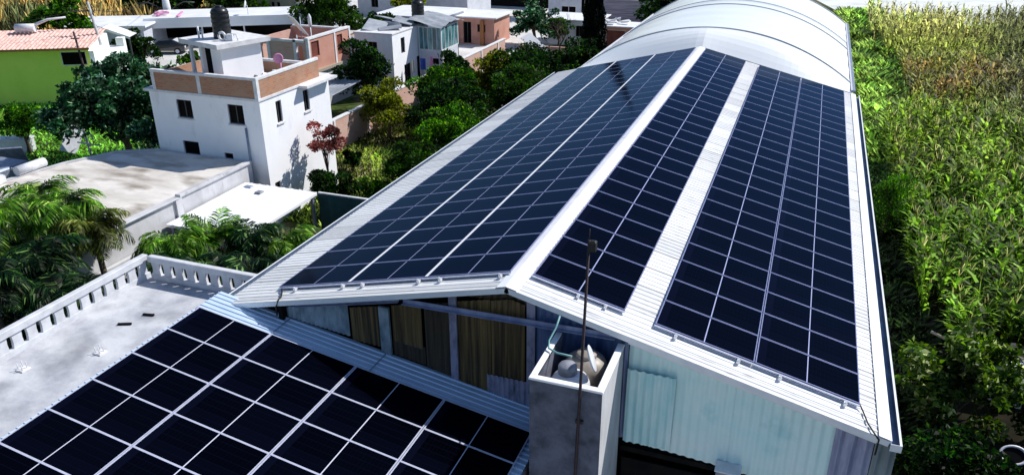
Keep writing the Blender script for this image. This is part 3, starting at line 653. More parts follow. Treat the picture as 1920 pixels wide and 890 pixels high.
mb = MB(); mb.tube([(2.18, .12, 0), (2.225, .12, 4.2), (2.33, .12, 9.5)], [.040, .034, .026], 10); mb.build('shaft', M['rustpole'], pl)
mb = MB(); mb.box(2.34, 2.47, .05, .18, 9.30, 9.50, .03); mb.build('sensor_box', M['cable'], pl)
mb = MB(); mb.tube([(2.33, .12, 9.5), (2.335, .12, 9.72)], .01, 6); mb.build('tip', M['rustpole'], pl)
mb = MB(); mb.box(2.17, 2.33, .16, .22, 5.35, 5.42); mb.box(2.13, 2.29, .16, .22, 3.2, 3.27); mb.build('bracket', M['rustpole'], pl)

# ------------------------------------------------------------------ arched hall behind
VX, VH, VZ, VR = .5, 7.5, 5.35, 2.58
Rv = (VH ** 2 + VR ** 2) / (2 * VR); zc = VZ + VR - Rv; th0 = math.asin(VH / Rv)
def vp(k, y, d=0): a = -th0 + 2 * th0 * k; return (VX + (Rv + d) * math.sin(a), y, zc + (Rv + d) * math.cos(a))
av = thing('arched_hall', 'white barrel vaulted plastic hall directly behind the panel covered warehouse roof', 'hall', (.5, 32, 0))
mb = MB(); ys = [34.0 + 21.2 * i / 40 for i in range(41)]; ns = 48
for i, y in enumerate(ys):
    for k in range(ns + 1):
        sag = -.035 * math.sin(math.pi * ((y - 34) % 3.4) / 3.4) ** 2
        mb.v.append(vp(k / ns, y, sag))
for i in range(len(ys) - 1):
    for k in range(ns): a = i * (ns + 1) + k; mb.f.append((a, a + 1, a + ns + 2, a + ns + 1)); mb.sm.append(True)
mb.build('vault_cover', M['film'], av)
for y in (34.0, 44.0, 46.2, 55.15):
    mb = MB()
    for k in range(ns):
        a, b = k / ns, (k + 1) / ns; h = .05; w2 = .05
        mb.quad(vp(a, y - w2, .004), vp(b, y - w2, .004), vp(b, y - w2 + .01, h), vp(a, y - w2 + .01, h)); mb.quad(vp(a, y - w2 + .01, h), vp(b, y - w2 + .01, h), vp(b, y + w2, h), vp(a, y + w2, h))
        mb.quad(vp(a, y + w2, h), vp(b, y + w2, h), vp(b, y + w2, .004), vp(a, y + w2, .004))
    mb.build('rib', M['rib'], av)
mb = MB(); N_ = 40
def low_edge(k):
    x = vp(k / N_, 0)[0] * 1.0; return (x, 31.93, G - abs(x) / ca * sa - ND * ca + .03)
for k in range(N_):
    for r_ in range(6):
        def hp(kk, q):
            a = Vector(low_edge(kk)); b = Vector(vp(kk / N_, 34.0)); t = q / 6; v = a.lerp(b, t); v.z += .22 * math.sin(math.pi * t) * math.sin(math.pi * kk / N_); return tuple(v)
        mb.quad(hp(k, r_), hp(k + 1, r_), hp(k + 1, r_ + 1), hp(k, r_ + 1), smooth=True)
mb.build('front_hip', M['film'], av)
mb = MB(); mb.quad(*[vp(1 - k / 24, 55.2) for k in range(25)], (-7, 55.2, 0), (8, 55.2, 0)); mb.build('end_wall', M['film'], av)
for xa in (8.0, -7.08): mb = MB(); mb.box(xa, xa + .08, 32.1, 55.2, 0, VZ + .05); mb.build('side_wall', M['shade_plaster'], av)
mb = MB(); mb.box(8.09, 8.22, 32.1, 55.2, VZ - .08, VZ + .03); mb.build('gutter', M['steel'], av)

# ------------------------------------------------------------------ terrace with balustrade
tb = thing('terrace_building', 'flat concrete terrace with white railing left of the low panel roof', 'terrace', (-10.8, -2, 0))
mb = MB(); mb.box(-13.34, -8.37, -9, 4.5, 3.7, 4.0); mb.build('floor_slab', M['terrace'], tb)
mb = MB(); mb.box(-13.3, -8.4, -8.9, 4.4, 0, 3.7); mb.build('wall', M['conc_wall'], tb)
def balustrade(p, q, n, label):
    p, q = Vector(p), Vector(q); d = (q - p); Lr = d.length; d.normalize(); ang = math.atan2(d.y, d.x); c = (p + q) / 2
    b = thing('balustrade', label, 'balustrade', tuple(c), ang); t = .07
    mb = MB(); mb.box(-Lr / 2, Lr / 2, -t, t, 0, .17); mb.build('base', M['rail'], b, True)
    mb = MB(); mb.box(-Lr / 2, Lr / 2, -t - .03, t + .03, .60, .80, .02); mb.build('handrail', M['rail'], b, True)
    step = Lr / n; base_bal = None
    for k in range(n):
        x = -Lr / 2 + step * (k + .5); mb = MB(); n0 = len(mb.v)
        # precast slab baluster: narrow waist, wide foot
        pr = [(.165, .17), (.15, .22), (.135, .38), (.15, .54), (.175, .60)]
        for yy in (-.045, .045):
            for wv, z in pr: mb.v.append((x - wv, yy, z))
            for wv, z in pr[::-1]: mb.v.append((x + wv, yy, z))
        m_ = 10; mb.f.append(tuple(range(m_))[::-1]); mb.f.append(tuple(range(m_, 2 * m_))); mb.sm += [False, False]
        for i in range(m_): j = (i + 1) % m_; mb.f.append((i, j, j + m_, i + m_)); mb.sm.append(False)
        mb.build('baluster', M['rail'], b, True)
    return b
balustrade((-13.2, -9, 4.0), (-13.2, 4.4, 4.0), 30, 'long white balustrade on the outer left edge of the concrete terrace')
balustrade((-13.0, 4.36, 4.0), (-8.5, 4.36, 4.0), 10, 'short white balustrade across the back of the terrace under the palms')
# bits on the terrace
for (x, y, a, s_, lab) in ((-11.6, 1.75, .4, .38, 'small dark block lying nearer the panels on the terrace'), (-11.35, 2.4, .2, .34, 'small dark block lying nearer the back railing on the terrace')):
    mb = MB(); mb.obox((x, y, 4.03), (s_, .07, .05), (0, 0, a)); mb.obox((x + .1, y + .05, 4.02), (.1, .06, .04), (0, 0, a + .5)); solo(mb, 'block', M['void'], lab, 'block')
for (x, y, lab) in ((-11.15, .30, 'cluster of pale rebar stubs beside the panels on the terrace'), (-12.4, -1.0, 'cluster of pale rebar stubs near the outer railing of the terrace')):
    mb = MB()
    mb.box(x - .06, x + .20, y - .06, y + .20, 4.001, 4.04, .01)
    for i in range(4):
        a = (i % 2) * .14; b = (i // 2) * .14; mb.tube([(x + a, y + b, 4.0), (x + a + random.uniform(-.03, .03), y + b, 4.22)], .012, 5)
    solo(mb, 'rebar_stubs', M['capw'], lab, 'rebar')

# ------------------------------------------------------------------ concrete-roofed building
cb = thing('concrete_building', 'low building with stained flat concrete roof in front of the white house', 'building', (-23, 11, 0))
out = [(-18.7, 5.6), (-18.7, 16.6), (-24.2, 16.6), (-26.0, 15.6), (-27.0, 13.4), (-27.5, 10.5), (-27.8, 5.6)]
mb = MB(); mb.quad(*[(x, y, 3.3) for x, y in out]); mb.build('roof', M['concrete_roof'], cb)
mb = MB()
for (a, b), (c, d) in zip(out, out[1:] + out[:1]): mb.quad((a, b, 0), (c, d, 0), (c, d, 3.299), (a, b, 3.299))
mb.build('wall', M['conc_wall'], cb)
mb = MB(); mb.box(-18.9, -18.55, 5.5, 11.6, 3.302, 3.36, .02); mb.box(-18.88, -18.6, 11.7, 16.5, 3.302, 3.42, .02); mb.box(-18.72, -18.58, 11.4, 11.75, 1.2, 3.3); mb.build('parapet', M['conc_wall'], cb)
mb = MB()
for (a, b), (c, d) in zip(out[2:-1], out[3:]):
    v = Vector((c - a, d - b, 0)); l = v.length; mb.obox(((a + c) / 2, (b + d) / 2, 3.34), (l, .18, .09), (0, 0, math.atan2(v.y, v.x)))
mb.build('kerb', M['conc_wall'], cb)
lw = MB(); wall(lw, (-18.45, 4.9, 0), (0, 1, 0), 6.4, 1.9, inward=(-1, 0, 0)); lw.box(-18.62, -18.44, 4.9, 11.3, 1.9, 1.98); lw.box(-18.6, -18.40, 6.5, 6.62, 0, 1.9); lw.box(-18.6, -18.40, 8.9, 9.02, 0, 1.9)
solo(lw, 'garden_wall', M['conc_wall'], 'low pale block wall along the foot of the concrete roofed building', 'wall')
mb = MB(); mb.tube([(-27.4, 11.2, 3.6), (-27.38, 12.65, 3.6)], .22, 20); solo(mb, 'white_drum', M['whiteplastic'], 'white cylindrical drum lying on the far left edge of the concrete roof', 'drum')
mb = MB(); mb.obox((-27.5, 10.2, 3.48), (.5, .7, .3), (0, 0, .3)); mb.obox((-27.5, 10.2, 3.66), (.42, .6, .05), (0, 0, .3)); solo(mb, 'white_box', M['whiteplastic'], 'small white box beside the white drum on the concrete roof edge', 'box')
# patio roof
pr_ = thing('patio_shelter', 'flat white patio roof beside the concrete building above the palms', 'shelter', (-16.6, 13, 0))
mb = MB(); corr(mb, (-18.55, 10.6, 2.52), (3.95, 0, .0), (0, 5.2, .06), (0, 0, 1), pitch=.45, h=.018); mb.quad((-18.55, 10.6, 2.40), (-14.6, 10.6, 2.40), (-14.6, 15.8, 2.44), (-18.55, 15.8, 2.44))
mb.quad((-14.6, 10.6, 2.40), (-14.6, 15.8, 2.46), (-14.6, 15.8, 2.58), (-14.6, 10.6, 2.52)); mb.build('roof', M['patio'], pr_)
for x, y in ((-14.75, 10.8), (-14.75, 15.6), (-18.4, 10.8)):
    mb = MB(); mb.box(x - .06, x + .06, y - .06, y + .06, 0, 2.4); mb.build('post', M['steel'], pr_)
mb = MB(); mb.box(-17.2, -16.9, 14.7, 15.0, 2.56, 2.66, .02); solo(mb, 'roof_vent', M['greyp'], 'small dark vent on the white patio roof nearer the palms', 'vent')
mb = MB(); mb.box(-18.2, -17.8, 15.2, 15.45, 2.57, 2.63, .02); solo(mb, 'roof_vent', M['steel'], 'small dark vent on the white patio roof against the house wall', 'vent')
gw = thing('green_fence', 'dark teal screen fence between the patio roof and the warehouse eave', 'fence', (-11.3, 15.9, 0))
mb = MB(); corr(mb, (-14.6, 15.86, 0), (6.5, 0, 0), (0, 0, 2.5), (0, -1, 0), pitch=.9, h=.02); mb.build('screen', M['darkteal'], gw)
mb = MB(); mb.box(-14.6, -8.1, 15.87, 15.98, 2.5, 2.56); mb.build('top_rail', M['capw'], gw)

# ------------------------------------------------------------------ white two-storey house
hs = thing('white_house', 'two-storey white house with brick parapet and black tank on its roof', 'house', (-21.2, 19.8, 0))
HX0, HX1, HY0, HY1, HZ = -24.5, -18.0, 16.9, 22.7, 6.24
fh = [(1.58, 2.50, 5.05, 5.95), (4.62, 5.52, 5.02, 5.97), (1.55, 2.52, 3.18, 3.87), (4.0, 4.52, 3.2, 3.50)]
rh = [(1.18, 1.62, 4.88, 5.95), (3.45, 3.95, 4.88, 5.95), (.35, .8, 1.1, 2.1)]
mb = MB(); wall(mb, (HX0, HY0, 0), (1, 0, 0), HX1 - HX0, HZ, fh, inward=(0, 1, 0)); wall(mb, (HX1, HY0, 0), (0, 1, 0), HY1 - HY0, HZ, rh, inward=(-1, 0, 0))
mb.quad((HX0, HY1, 0), (HX0, HY0, 0), (HX0, HY0, HZ), (HX0, HY1, HZ)); mb.quad((HX1, HY1, 0), (HX0, HY1, 0), (HX0, HY1, HZ), (HX1, HY1, HZ)); mb.build('wall', M['white_plaster'], hs)
for k, h in enumerate(fh): window(hs, (HX0, HY0, 0), (1, 0, 0), (0, 1, 0), *h, bars=1 if k < 2 else 0)
for h in rh: window(hs, (HX1, HY0, 0), (0, 1, 0), (-1, 0, 0), *h)
mb = MB()
for a_, b_, c_, d_ in fh: mb = MB(); mb.box(HX0 + a_ - .06, HX0 + b_ + .06, HY0 - .07, HY0 + .02, c_ - .07, c_ - .004); mb.build('window_sill', M['capw'], hs)
for a_, b_, c_, d_ in rh: mb = MB(); mb.box(HX1 - .02, HX1 + .07, HY0 + a_ - .06, HY0 + b_ + .06, c_ - .07, c_ - .004); mb.build('window_sill', M['capw'], hs)
mb = MB(); mb.box(HX0 - .25, HX1 + .06, HY0 - .10, HY1 + .05, HZ, HZ + .12, .01); mb.build('roof_slab', M['capw'], hs)
mb = MB(); b0, b1 = HZ + .12, HZ + .98; t = .14; PX0, PX1, PY0, PY1 = -24.1, -17.98, 16.84, 21.9
mb.box(PX0, PX1, PY0, PY0 + t, b0, b1); mb.box(PX1 - t, PX1, PY0 + t, PY1, b0, b1); mb.box(PX0, PX1 - t, PY1 - t, PY1, b0, b1 - .25); mb.box(PX0, PX0 + t, PY0 + t, PY1 - t, b0, b1 - .1)
pp = mb.build('parapet', M['brick'], hs)
mb = MB(); mb.box(PX0 - .03, PX1 + .03, PY0 - .03, PY0 + t + .03, b1, b1 + .13, .01); mb.box(PX1 - t - .03, PX1 + .03, PY0 + t + .03, PY1, b1, b1 + .13, .01); mb.box(PX0, PX1 - t - .04, PY1 - t - .03, PY1 + .03, b1 - .25, b1 - .13)
mb.box(PX1 - .17, PX1 + .02, PY0 - .02, PY0 + .17, b0, b1); mb.box(PX0 - .02, PX0 + .17, PY0 - .02, PY0 + .17, b0, b1); mb.box(-21.4, -21.2, PY0 - .012, PY0, b0, b1)
mb.build('coping', M['capw'], pp)
mb = MB(); mb.box(-17.98, -17.45, 20.0, 22.75, HZ - .06, HZ + .06); mb.build('canopy', M['capw'], hs)
mb = MB(); mb.tube([(-18.93, 16.84, 4.9), (-18.95, 16.84, .3)], .05, 8); mb.build('drainpipe', M['steel'], hs)
# stair tower
TC, TA = Vector((-21.3, 19.1, 0)), R(-17)
def tbox(x0, x1, y0, y1, z0, z1, name, m):
    p = Vector(((x0 + x1) / 2, (y0 + y1) / 2, 0)); p.rotate(Euler((0, 0, TA))); mb = MB(); mb.obox((TC.x + p.x, TC.y + p.y, (z0 + z1) / 2), (x1 - x0, y1 - y0, z1 - z0), (0, 0, TA)); return mb.build(name, M[m], hs)
tbox(.48, 1.3, -1.15, 1.1, b0, 8.42, 'stair_tower', 'white_plaster'); tbox(-1.3, -1.15, -1.2, -1.05, b0, 8.42, 'tower_column', 'white_plaster'); tbox(-.42, -.22, -1.2, -1.0, b0, 8.42, 'tower_column', 'white_plaster')
tbox(-1.1, .46, -.7, 1.0, b0, 8.40, 'recess_shade', 'void'); tbox(-1.6, 1.6, -1.5, 1.5, 8.42, 8.64, 'tower_slab', 'capw')  # dark block fills the recess, its shade put into the colour
def tinaco(loc, r, h, label):
    o = thing('water_tank', label, 'water tank', loc); mb = MB(); n = 5; pr = [(r * .92, 0)]
    for k in range(n): z = h * .78 * (k + .2) / n; pr += [(r, z), (r, z + h * .07), (r * .96, z + h * .09), (r * .96, z + h * .12)]
    pr += [(r, h * .80), (r * .85, h * .90), (r * .45, h * .97)]
    mb.lathe(loc, pr, 24); mb.build('body', M['tinaco'], o)
    mb = MB(); mb.lathe((loc[0], loc[1], loc[2] + h * .97), [(r * .42, 0), (r * .42, h * .03), (r * .1, h * .05)], 20); mb.build('lid', M['tinaco'], o)
tinaco((-21.2, 18.9, 8.645), .43, 1.5, 'tall black water tank on top of the stair tower of the white house')
for k, (x, y, z, r_, lab) in enumerate(((-20.7, 18.3, 8.85, .19, 'coil of pale hose beside the black tank on the stair tower'),)):
    mb = MB(); pts = [(x + r_ * math.cos(a), y - .05, z + r_ * math.sin(a)) for a in np.linspace(0, 6.2, 14)]; mb.tube(pts, .06, 6); solo(mb, 'hose_coil', M['whiteplastic'], lab, 'hose')
mb = MB(); mb.obox((-20.35, 18.4, 8.80), (.3, .28, .3), (0, 0, .3)); mb.tube([(-20.3, 18.4, 8.95), (-20.15, 18.6, 8.92), (-20.0, 18.5, 8.66)], .03); solo(mb, 'pump', M['whiteplastic'], 'small pale pump with pipe on the stair tower roof', 'pump')
mb = MB(); mb.tube([(-22.3, 18.5, 8.64), (-22.3, 18.5, 9.2)], .05); mb.tube([(-21.95, 18.35, 8.64), (-21.95, 18.35, 9.1)], .04); mb.tube([(-22.3, 18.5, 8.95), (-21.95, 18.35, 8.95)], .03); solo(mb, 'pipe_stand', M['whiteplastic'], 'pair of pale upright pipes at the left edge of the stair tower roof', 'pipe')
for (x, y, s_, m_, lab) in ((-18.9, 18.6, .5, 'greywood', 'heap of grey rubble behind the brick parapet'), (-19.3, 19.9, .4, 'whiteplastic', 'pale sack slumped beside the stair tower')):
    mb = MB()
    for i in range(7): mb.obox((x + random.uniform(-.4, .4), y + random.uniform(-.5, .4), b0 + .12 + random.uniform(0, .4)), (s_ * random.uniform(.5, 1.2), s_ * random.uniform(.3, .8), s_ * .4), (random.random(), random.random(), random.random() * 3))
    solo(mb, 'rubble_heap' if m_ == 'greywood' else 'sack', M[m_], lab, 'rubble' if m_ == 'greywood' else 'sack')
mb = MB(); mb.lathe((0, 0, 0), [(.05, 0), (.2, .04), (.34, .15), (.36, .16), (.36, .18), (.05, .1)], 20); Mx = Matrix.Translation((-19.3, 20.5, 7.45)) @ Euler((R(70), 0, R(20))).to_matrix().to_4x4() @ Matrix.Scale(.72, 4)
mb.v = [tuple(Mx @ Vector(p)) for p in mb.v]; mb.tube([(-19.3, 20.55, 6.4), (-19.3, 20.6, 7.4)], .04); solo(mb, 'red_dish', M['pinkcloth'], 'small reddish dish on the back of the white house roof', 'dish')

# ------------------------------------------------------------------ brick boundary wall
bw = thing('brick_wall', 'long pinkish brick boundary wall running back beside the garden', 'wall', (-21.6, 40, 0))
mb = MB(); mb.box(-21.7, -21.5, 23.0, 58, 0, 2.0); mb.build('wall', M['brickp'], bw)
mb = MB(); mb.box(-21.74, -21.46, 23.0, 58, 2.002, 2.09, .01)
for y in np.arange(24, 58, 4.0): mb.box(-21.48, -21.44, y, y + .2, 0, 2.0)
mb.build('coping', M['capw'], bw)

# ------------------------------------------------------------------ houses behind
def house(name, label, cat, x0, x1, y0, y1, z0, z1, m, front=(), right=(), roof='capw', over=.12, rz=0, pivot=None, pane='glassdark', frame='frame', bars=1, base=0, rt=.14, doors=()):
    loc = ((x0 + x1) / 2, (y0 + y1) / 2, base)
    h = thing(name, label, cat, loc); mb = MB()
    wall(mb, (x0, y0, base), (1, 0, 0), x1 - x0, z1 - base, [(a, b, c - base, d - base) for a, b, c, d in front], inward=(0, 1, 0))
    wall(mb, (x1, y0, base), (0, 1, 0), y1 - y0, z1 - base, [(a, b, c - base, d - base) for a, b, c, d in right], inward=(-1, 0, 0))
    mb.quad((x0, y1, base), (x0, y0, base), (x0, y0, z1), (x0, y1, z1)); mb.quad((x1, y1, base), (x0, y1, base), (x0, y1, z1), (x1, y1, z1)); mb.build('wall', M[m], h)
    for q in front: window(h, (x0, y0, 0), (1, 0, 0), (0, 1, 0), *q, pane=pane, frame=frame, bars=bars, name='door' if q[2] <= base + .15 else 'window')
    for q in right: window(h, (x1, y0, 0), (0, 1, 0), (-1, 0, 0), *q, pane=pane, frame=frame, bars=bars, name='door' if q[2] <= base + .15 else 'window')
    if roof: mb = MB(); mb.box(x0 - over, x1 + over, y0 - over, y1 + over, z1, z1 + rt, .01); mb.build('roof', M[roof], h)
    return h
def spin(h, rz, pivot):
    """turn a finished house about a ground point"""
    p = Vector((*pivot, 0)); d = Vector(h.location) - p; d.rotate(Euler((0, 0, rz))); h.location = p + d; h.rotation_euler = (0, 0, rz)

# pink brick house: grey ground floor, open roofless upper rooms
ph = thing('pink_house', 'pink brick house with unfinished roofless upper rooms and white framed corners', 'house', (-30.6, 38.5, 0))
mb = MB(); mb.box(-33.6, -28.2, 35.6, 41.6, 0, 2.8); mb.build('ground_floor', M['conc_wall'], ph)
mb = MB(); mb.box(-33.8, -27.95, 35.3, 41.8, 2.8, 3.0); mb.build('floor_slab', M['timber'], ph)
zt = 5.25
mb = MB(); wall(mb, (-28.15, 35.8, 3.0), (0, 1, 0), 5.6, zt - 3, [(.35, 1.35, .95, 2.05), (3.8, 4.55, .5, 2.0)], inward=(-1, 0, 0)); mb.quad((-28.33, 35.8, 3), (-28.33, 41.4, 3), (-28.33, 41.4, zt), (-28.33, 35.8, zt)); mb.box(-33.4, -28.33, 41.2, 41.4, 3, zt - .1); mb.box(-31.0, -28.33, 38.4, 38.55, 3, zt - .3); mb.build('wall', M['pink'], ph)
window(ph, (-28.15, 35.8, 3.0), (0, 1, 0), (-1, 0, 0), .35, 1.35, .95, 2.05, pane='redbrown', frame='redbrown', bars=0); window(ph, (-28.15, 35.8, 3.0), (0, 1, 0), (-1, 0, 0), 3.8, 4.55, .5, 2.0, pane='redbrown', frame='redbrown', bars=0)
mb = MB(); wall(mb, (-33.4, 35.8, 3.0), (1, 0, 0), 5.25, zt - 3.2, [(1.25, 1.7, 0, 1.8), (4.2, 4.75, 0, 1.8)], inward=(0, 1, 0)); mb.box(-33.4, -33.2, 35.82, 41.2, 3, zt - .3); mb.build('brick_front', M['brickp'], ph)
mb = MB()
for x, y in ((-28.22, 35.78), (-28.22, 41.3), (-28.22, 39.2), (-31.6, 35.76), (-29.3, 35.76)): mb.box(x - .10, x + .12, y - .04, y + .16, 3.002, zt + .02)
mb.box(-28.4, -28.08, 35.7, 41.45, zt + .02, zt + .16); mb.box(-33.4, -28.42, 35.72, 35.98, zt - .18, zt - .02); mb.box(-33.2, -28.42, 41.15, 41.42, zt - .08, zt + .04); mb.build('concrete_band', M['capw'], ph)
wt = thing('solar_water_heater', 'tilted white rectangular panel propped on the pink house', 'water heater', (-31.2, 37.2, 4.9))
mb = MB(); mb.obox((-29.9, 37.3, 6.0), (.9, 1.9, .09), (R(-50), R(10), R(-25))); mb.build('collector', M['white_roof'], wt)
mb = MB(); mb.tube([(-30.1, 37.9, 3.1), (-30.1, 37.9, 6.5)], .04); mb.tube([(-29.7, 36.7, 3.1), (-29.7, 36.7, 5.4)], .04); mb.build('stand', M['steel'], wt)
mb = MB(); mb.tube([(-30.5, 39.7, 3), (-30.5, 39.7, 5.6)], .05); mb.lathe((-30.5, 39.7, 5.5), [(.10, 0), (.14, .15), (.14, .7), (.08, .85), (.03, .95)], 14); solo(mb, 'gas_bottle', M['whiteplastic'], 'slim white bottle upright behind the pink house wall', 'bottle')
# debris yard between the houses
mb = MB()
for i in range(26): mb.obox((-25.5 + random.uniform(-2.2, 1.6), 30.5 + random.uniform(-3.5, 3), random.uniform(.1, .7)), (random.uniform(.5, 1.8), random.uniform(.2, .9), .08), (random.uniform(-.4, .4), random.uniform(-.4, .4), random.uniform(0, 3)))
solo(mb, 'scrap_pile', M['greywood'], 'pile of grey boards and scrap between the white house and pink house', 'scrap')
mb = MB(); corr(mb, (-27.3, 31.6, 2.4), (3.6, 0, .2), (0, 3.8, .2), (0, 0, 1), pitch=.3, h=.04, kind='sine'); solo(mb, 'scrap_roof', M['grey_roof'], 'worn grey sheet roof of a lean-to below the pink house', 'roof sheet')

# white house with dark roof clutter and glazed room
h2 = house('corner_house', 'white two-storey house with dark scrap on its roof beside the glazed room', 'house', -27.6, -24.3, 41.2, 46.2, 0, 4.95, 'white_plaster',
           front=[(1.1, 1.95, 3.55, 4.35)], right=[(1.35, 2.0, 3.3, 4.5), (1.7, 2.8, 0.9, 2.35), (3.9, 4.6, 0.7, 2.6)], roof='capw', over=.05, rt=.1)
mb = MB()
for a, b, c, sx, sy, r1, r2, r3 in ((-26.7, 43.0, 5.25, 1.6, 2.3, .2, .2, .3), (-25.3, 42.8, 5.2, 1.8, .9, .12, -.1, .5), (-26.6, 45.2, 5.5, 2.2, 1.3, -.2, .1, -.2), (-25.2, 45.0, 5.45, 1.6, 1.4, .15, .2, .2)):
    mb.obox((a, b, c), (sx, sy, .06), (r1, r2, r3))
mb.box(-26.9, -25.2, 44.2, 45.8, 5.052, 5.4)
solo(mb, 'scrap_sheets', M['grey_roof'], 'heap of dark grey sheets lying on the flat roof of the corner house', 'scrap')
tinaco((-24.75, 46.6, 5.0), .52, 1.9, 'black water tank standing behind the roof of the corner house')
mb = MB(); mb.box(-25.3, -24.2, 46.2, 47.2, 0, 4.98); solo(mb, 'tank_plinth', M['shade_plaster'], 'plain pale plinth under the black tank of the corner house', 'plinth')
gr = thing('glazed_room', 'pale room with teal glass upper storey and curved grey sheet roof', 'house', (-23.2, 46.9, 0))
gx0, gx1, gy0, gy1 = -24.2, -22.15, 45.4, 48.7
mb = MB(); wall(mb, (gx0, gy0, 0), (1, 0, 0), gx1 - gx0, 3.05, [(1.15, 1.75, 2.0, 2.5)], inward=(0, 1, 0)); mb.quad((gx1, gy0, 0), (gx1, gy1, 0), (gx1, gy1, 3.05), (gx1, gy0, 3.05)); mb.quad((gx1, gy1, 0), (gx0, gy1, 0), (gx0, gy1, 5), (gx1, gy1, 5)); mb.build('wall', M['shade_plaster'], gr)
window(gr, (gx0, gy0, 0), (1, 0, 0), (0, 1, 0), 1.15, 1.75, 2.0, 2.5, bars=0)
mb = MB(); mb.box(gx0, gx1, gy0, gy1, 3.05, 3.12); mb.build('floor', M['capw'], gr)
window(gr, (gx0, gy0, 0), (1, 0, 0), (0, 1, 0), .05, gx1 - gx0 - .05, 3.14, 4.95, depth=.06, frame='framel', pane='tealglass', bars=4, name='glass_wall')
window(gr, (gx1, gy0, 0), (0, 1, 0), (-1, 0, 0), .08, gy1 - gy0 - .05, 3.14, 4.95, depth=.06, frame='framel', pane='tealglass', bars=4, name='glass_wall')
mb = MB()
for x, y in ((gx0, gy0), (gx1 - .1, gy0), (gx1 - .1, gy1 - .1)): mb.box(x, x + .1, y - .02, y + .1, 0, 5.0)
mb.build('corner_post', M['framel'], gr)
mb = MB(); n = 12; V0 = []
for i in range(n + 1):
    t = i / n; y = gy0 - .5 + (gy1 - gy0 + 1.2) * t; V0.append(y)
for i in range(n):
    for k in range(6):
        P = lambda i_, k_: (gx0 - .6 + (gx1 - gx0 + .9) * k_ / 6, V0[i_], 5.0 + .55 * (1 - k_ / 6) + .28 * math.sin(math.pi * i_ / n) + .05 * math.sin(i_ * 2.1 + k_))
        mb.quad(P(i, k), P(i, k + 1), P(i + 1, k + 1), P(i + 1, k), smooth=True)
mb.build('roof', M['grey_roof'], gr)
# laundry
for k, (x0_, m_, lab) in enumerate(((-23.75, 'greycloth', 'pale grey towel hanging by the corner house wall'), (-23.4, 'bluecloth', 'bright blue sheet hanging by the corner house wall'), (-23.0, 'pinkcloth', 'pink cloth hanging by the corner house wall'))):
    mb = MB(); w_ = .5 if k == 1 else .32; n = 6
    for i in range(n):
        a, b = i / n, (i + 1) / n; f_ = lambda t: .05 * math.sin(t * 9 + k)
        mb.quad((x0_ + w_ * a, 43.0 + k * .9 + f_(a), 1.95 - .1), (x0_ + w_ * b, 43.0 + k * .9 + f_(b), 1.85), (x0_ + w_ * b, 43.0 + k * .9 + f_(b) * .3, 2.75), (x0_ + w_ * a, 43.0 + k * .9 + f_(a) * .3, 2.75), smooth=True)
    solo(mb, 'laundry', M[m_], lab, 'laundry')
# pink rear row
house('rear_cottage', 'low pinkish cottage with black doorway behind the white yard', 'house', -30.6, -25.2, 64.5, 69, 0, 2.75, 'pink', front=[(1.9, 2.8, .1, 2.3), (3.5, 4.4, 1.3, 2.1), ], right=[], roof='white_roof', over=.35, rt=.12)
mb = MB(); mb.box(-26.7, -26.3, 64.2, 64.45, 0, 2.5); solo(mb, 'rust_curtain', M['tiledge'], 'rust coloured strip hanging at the cottage front', 'curtain')
house('flat_roof_house', 'bright white flat roofed house behind the glazed room', 'house', -36.5, -29.5, 60, 66.5, 0, 3.2, 'shade_plaster', front=[(1, 2, 1.2, 2.2)], roof='white_roof', over=.3)
house('grey_block_house', 'pale grey block with long parapet at the top of the village', 'house', -38.5, -31, 71, 78, 0, 4.1, 'shade_plaster', front=[(4.6, 5.2, 1.4, 2.4)], roof='concrete_roof', over=.05)
house('long_white_house', 'long white single storey house left of the grey block', 'house', -50, -40.5, 79, 85, 0, 3.0, 'shade_plaster', front=[(2, 3, 1, 2), (5.5, 6.3, 1, 2)], roof='white_roof', over=.4)
house('brown_shed', 'small brown shed between the grey and long white houses', 'shed', -40, -36.2, 73, 76, 0, 3.4, 'beige', roof='greywood', over=.1)
house('beige_house', 'small beige house with two dark windows beside the far tree', 'house', -58.3, -52.5, 69.5, 75, 0, 3.3, 'beige', front=[(2.0, 2.45, 1.1, 2.5), (2.8, 3.25, 1.1, 2.5)], roof='beige', over=.15, bars=0)
lh = house('long_white_roof_house', 'long building with bright white roof at the far left top', 'house', -80, -56.5, 76.5, 84, 0, 3.2, 'void', roof='white_roof', over=.5, rt=.25)
mb = MB()
for k in range(8): mb.box(-70 + k * 1.15, -69.6 + k * 1.15, 75.95, 75.98, 3.22, 3.36)
mb.build('vent_slot', M['void'], lh)
house('mid_white_house', 'white house with framed garage opening left of the cypress', 'house', -24.2, -18.8, 79.5, 86, 0, 4.2, 'shade_plaster', front=[(1.6, 3.4, .1, 2.2), (4.0, 4.9, 1.3, 3.4)], roof='capw', frame='framel', over=.15)
house('far_white_house', 'white flat house half hidden at the top behind the bushy tree', 'house', -40, -28, 92, 99, 0, 3.4, 'void', roof='white_roof', over=.4)
sh = house('metal_shed', 'slate grey ribbed metal shed right of the cypress', 'shed', -18.3, -12.0, 81, 88, 0, 3.0, 'slate', roof='white_roof', over=.2, rt=.12)
mb = MB(); mb.box(-12.0, -7.8, 81.1, 88, 0, 2.8); mb.build('annex', M['void'], sh)
house('pink_hut', 'small pink hut with wide dark doorway beside the arched hall', 'hut', -14.2, -11.1, 66.5, 69.5, 0, 2.25, 'pink', front=[(.35, 2.35, .1, 1.95)], roof='white_roof', frame='framel', bars=0, over=.12, rt=.1, pane='redbrown')
mb = MB()
for i in range(9): mb.obox((-13.2 + random.uniform(-1, 1.3), 68 + random.uniform(-1, 1), 2.5 + random.uniform(0, .25)), (random.uniform(.5, 1.4), random.uniform(.3, .8), .1), (random.uniform(-.3, .3), random.uniform(-.3, .3), random.uniform(0, 3)))
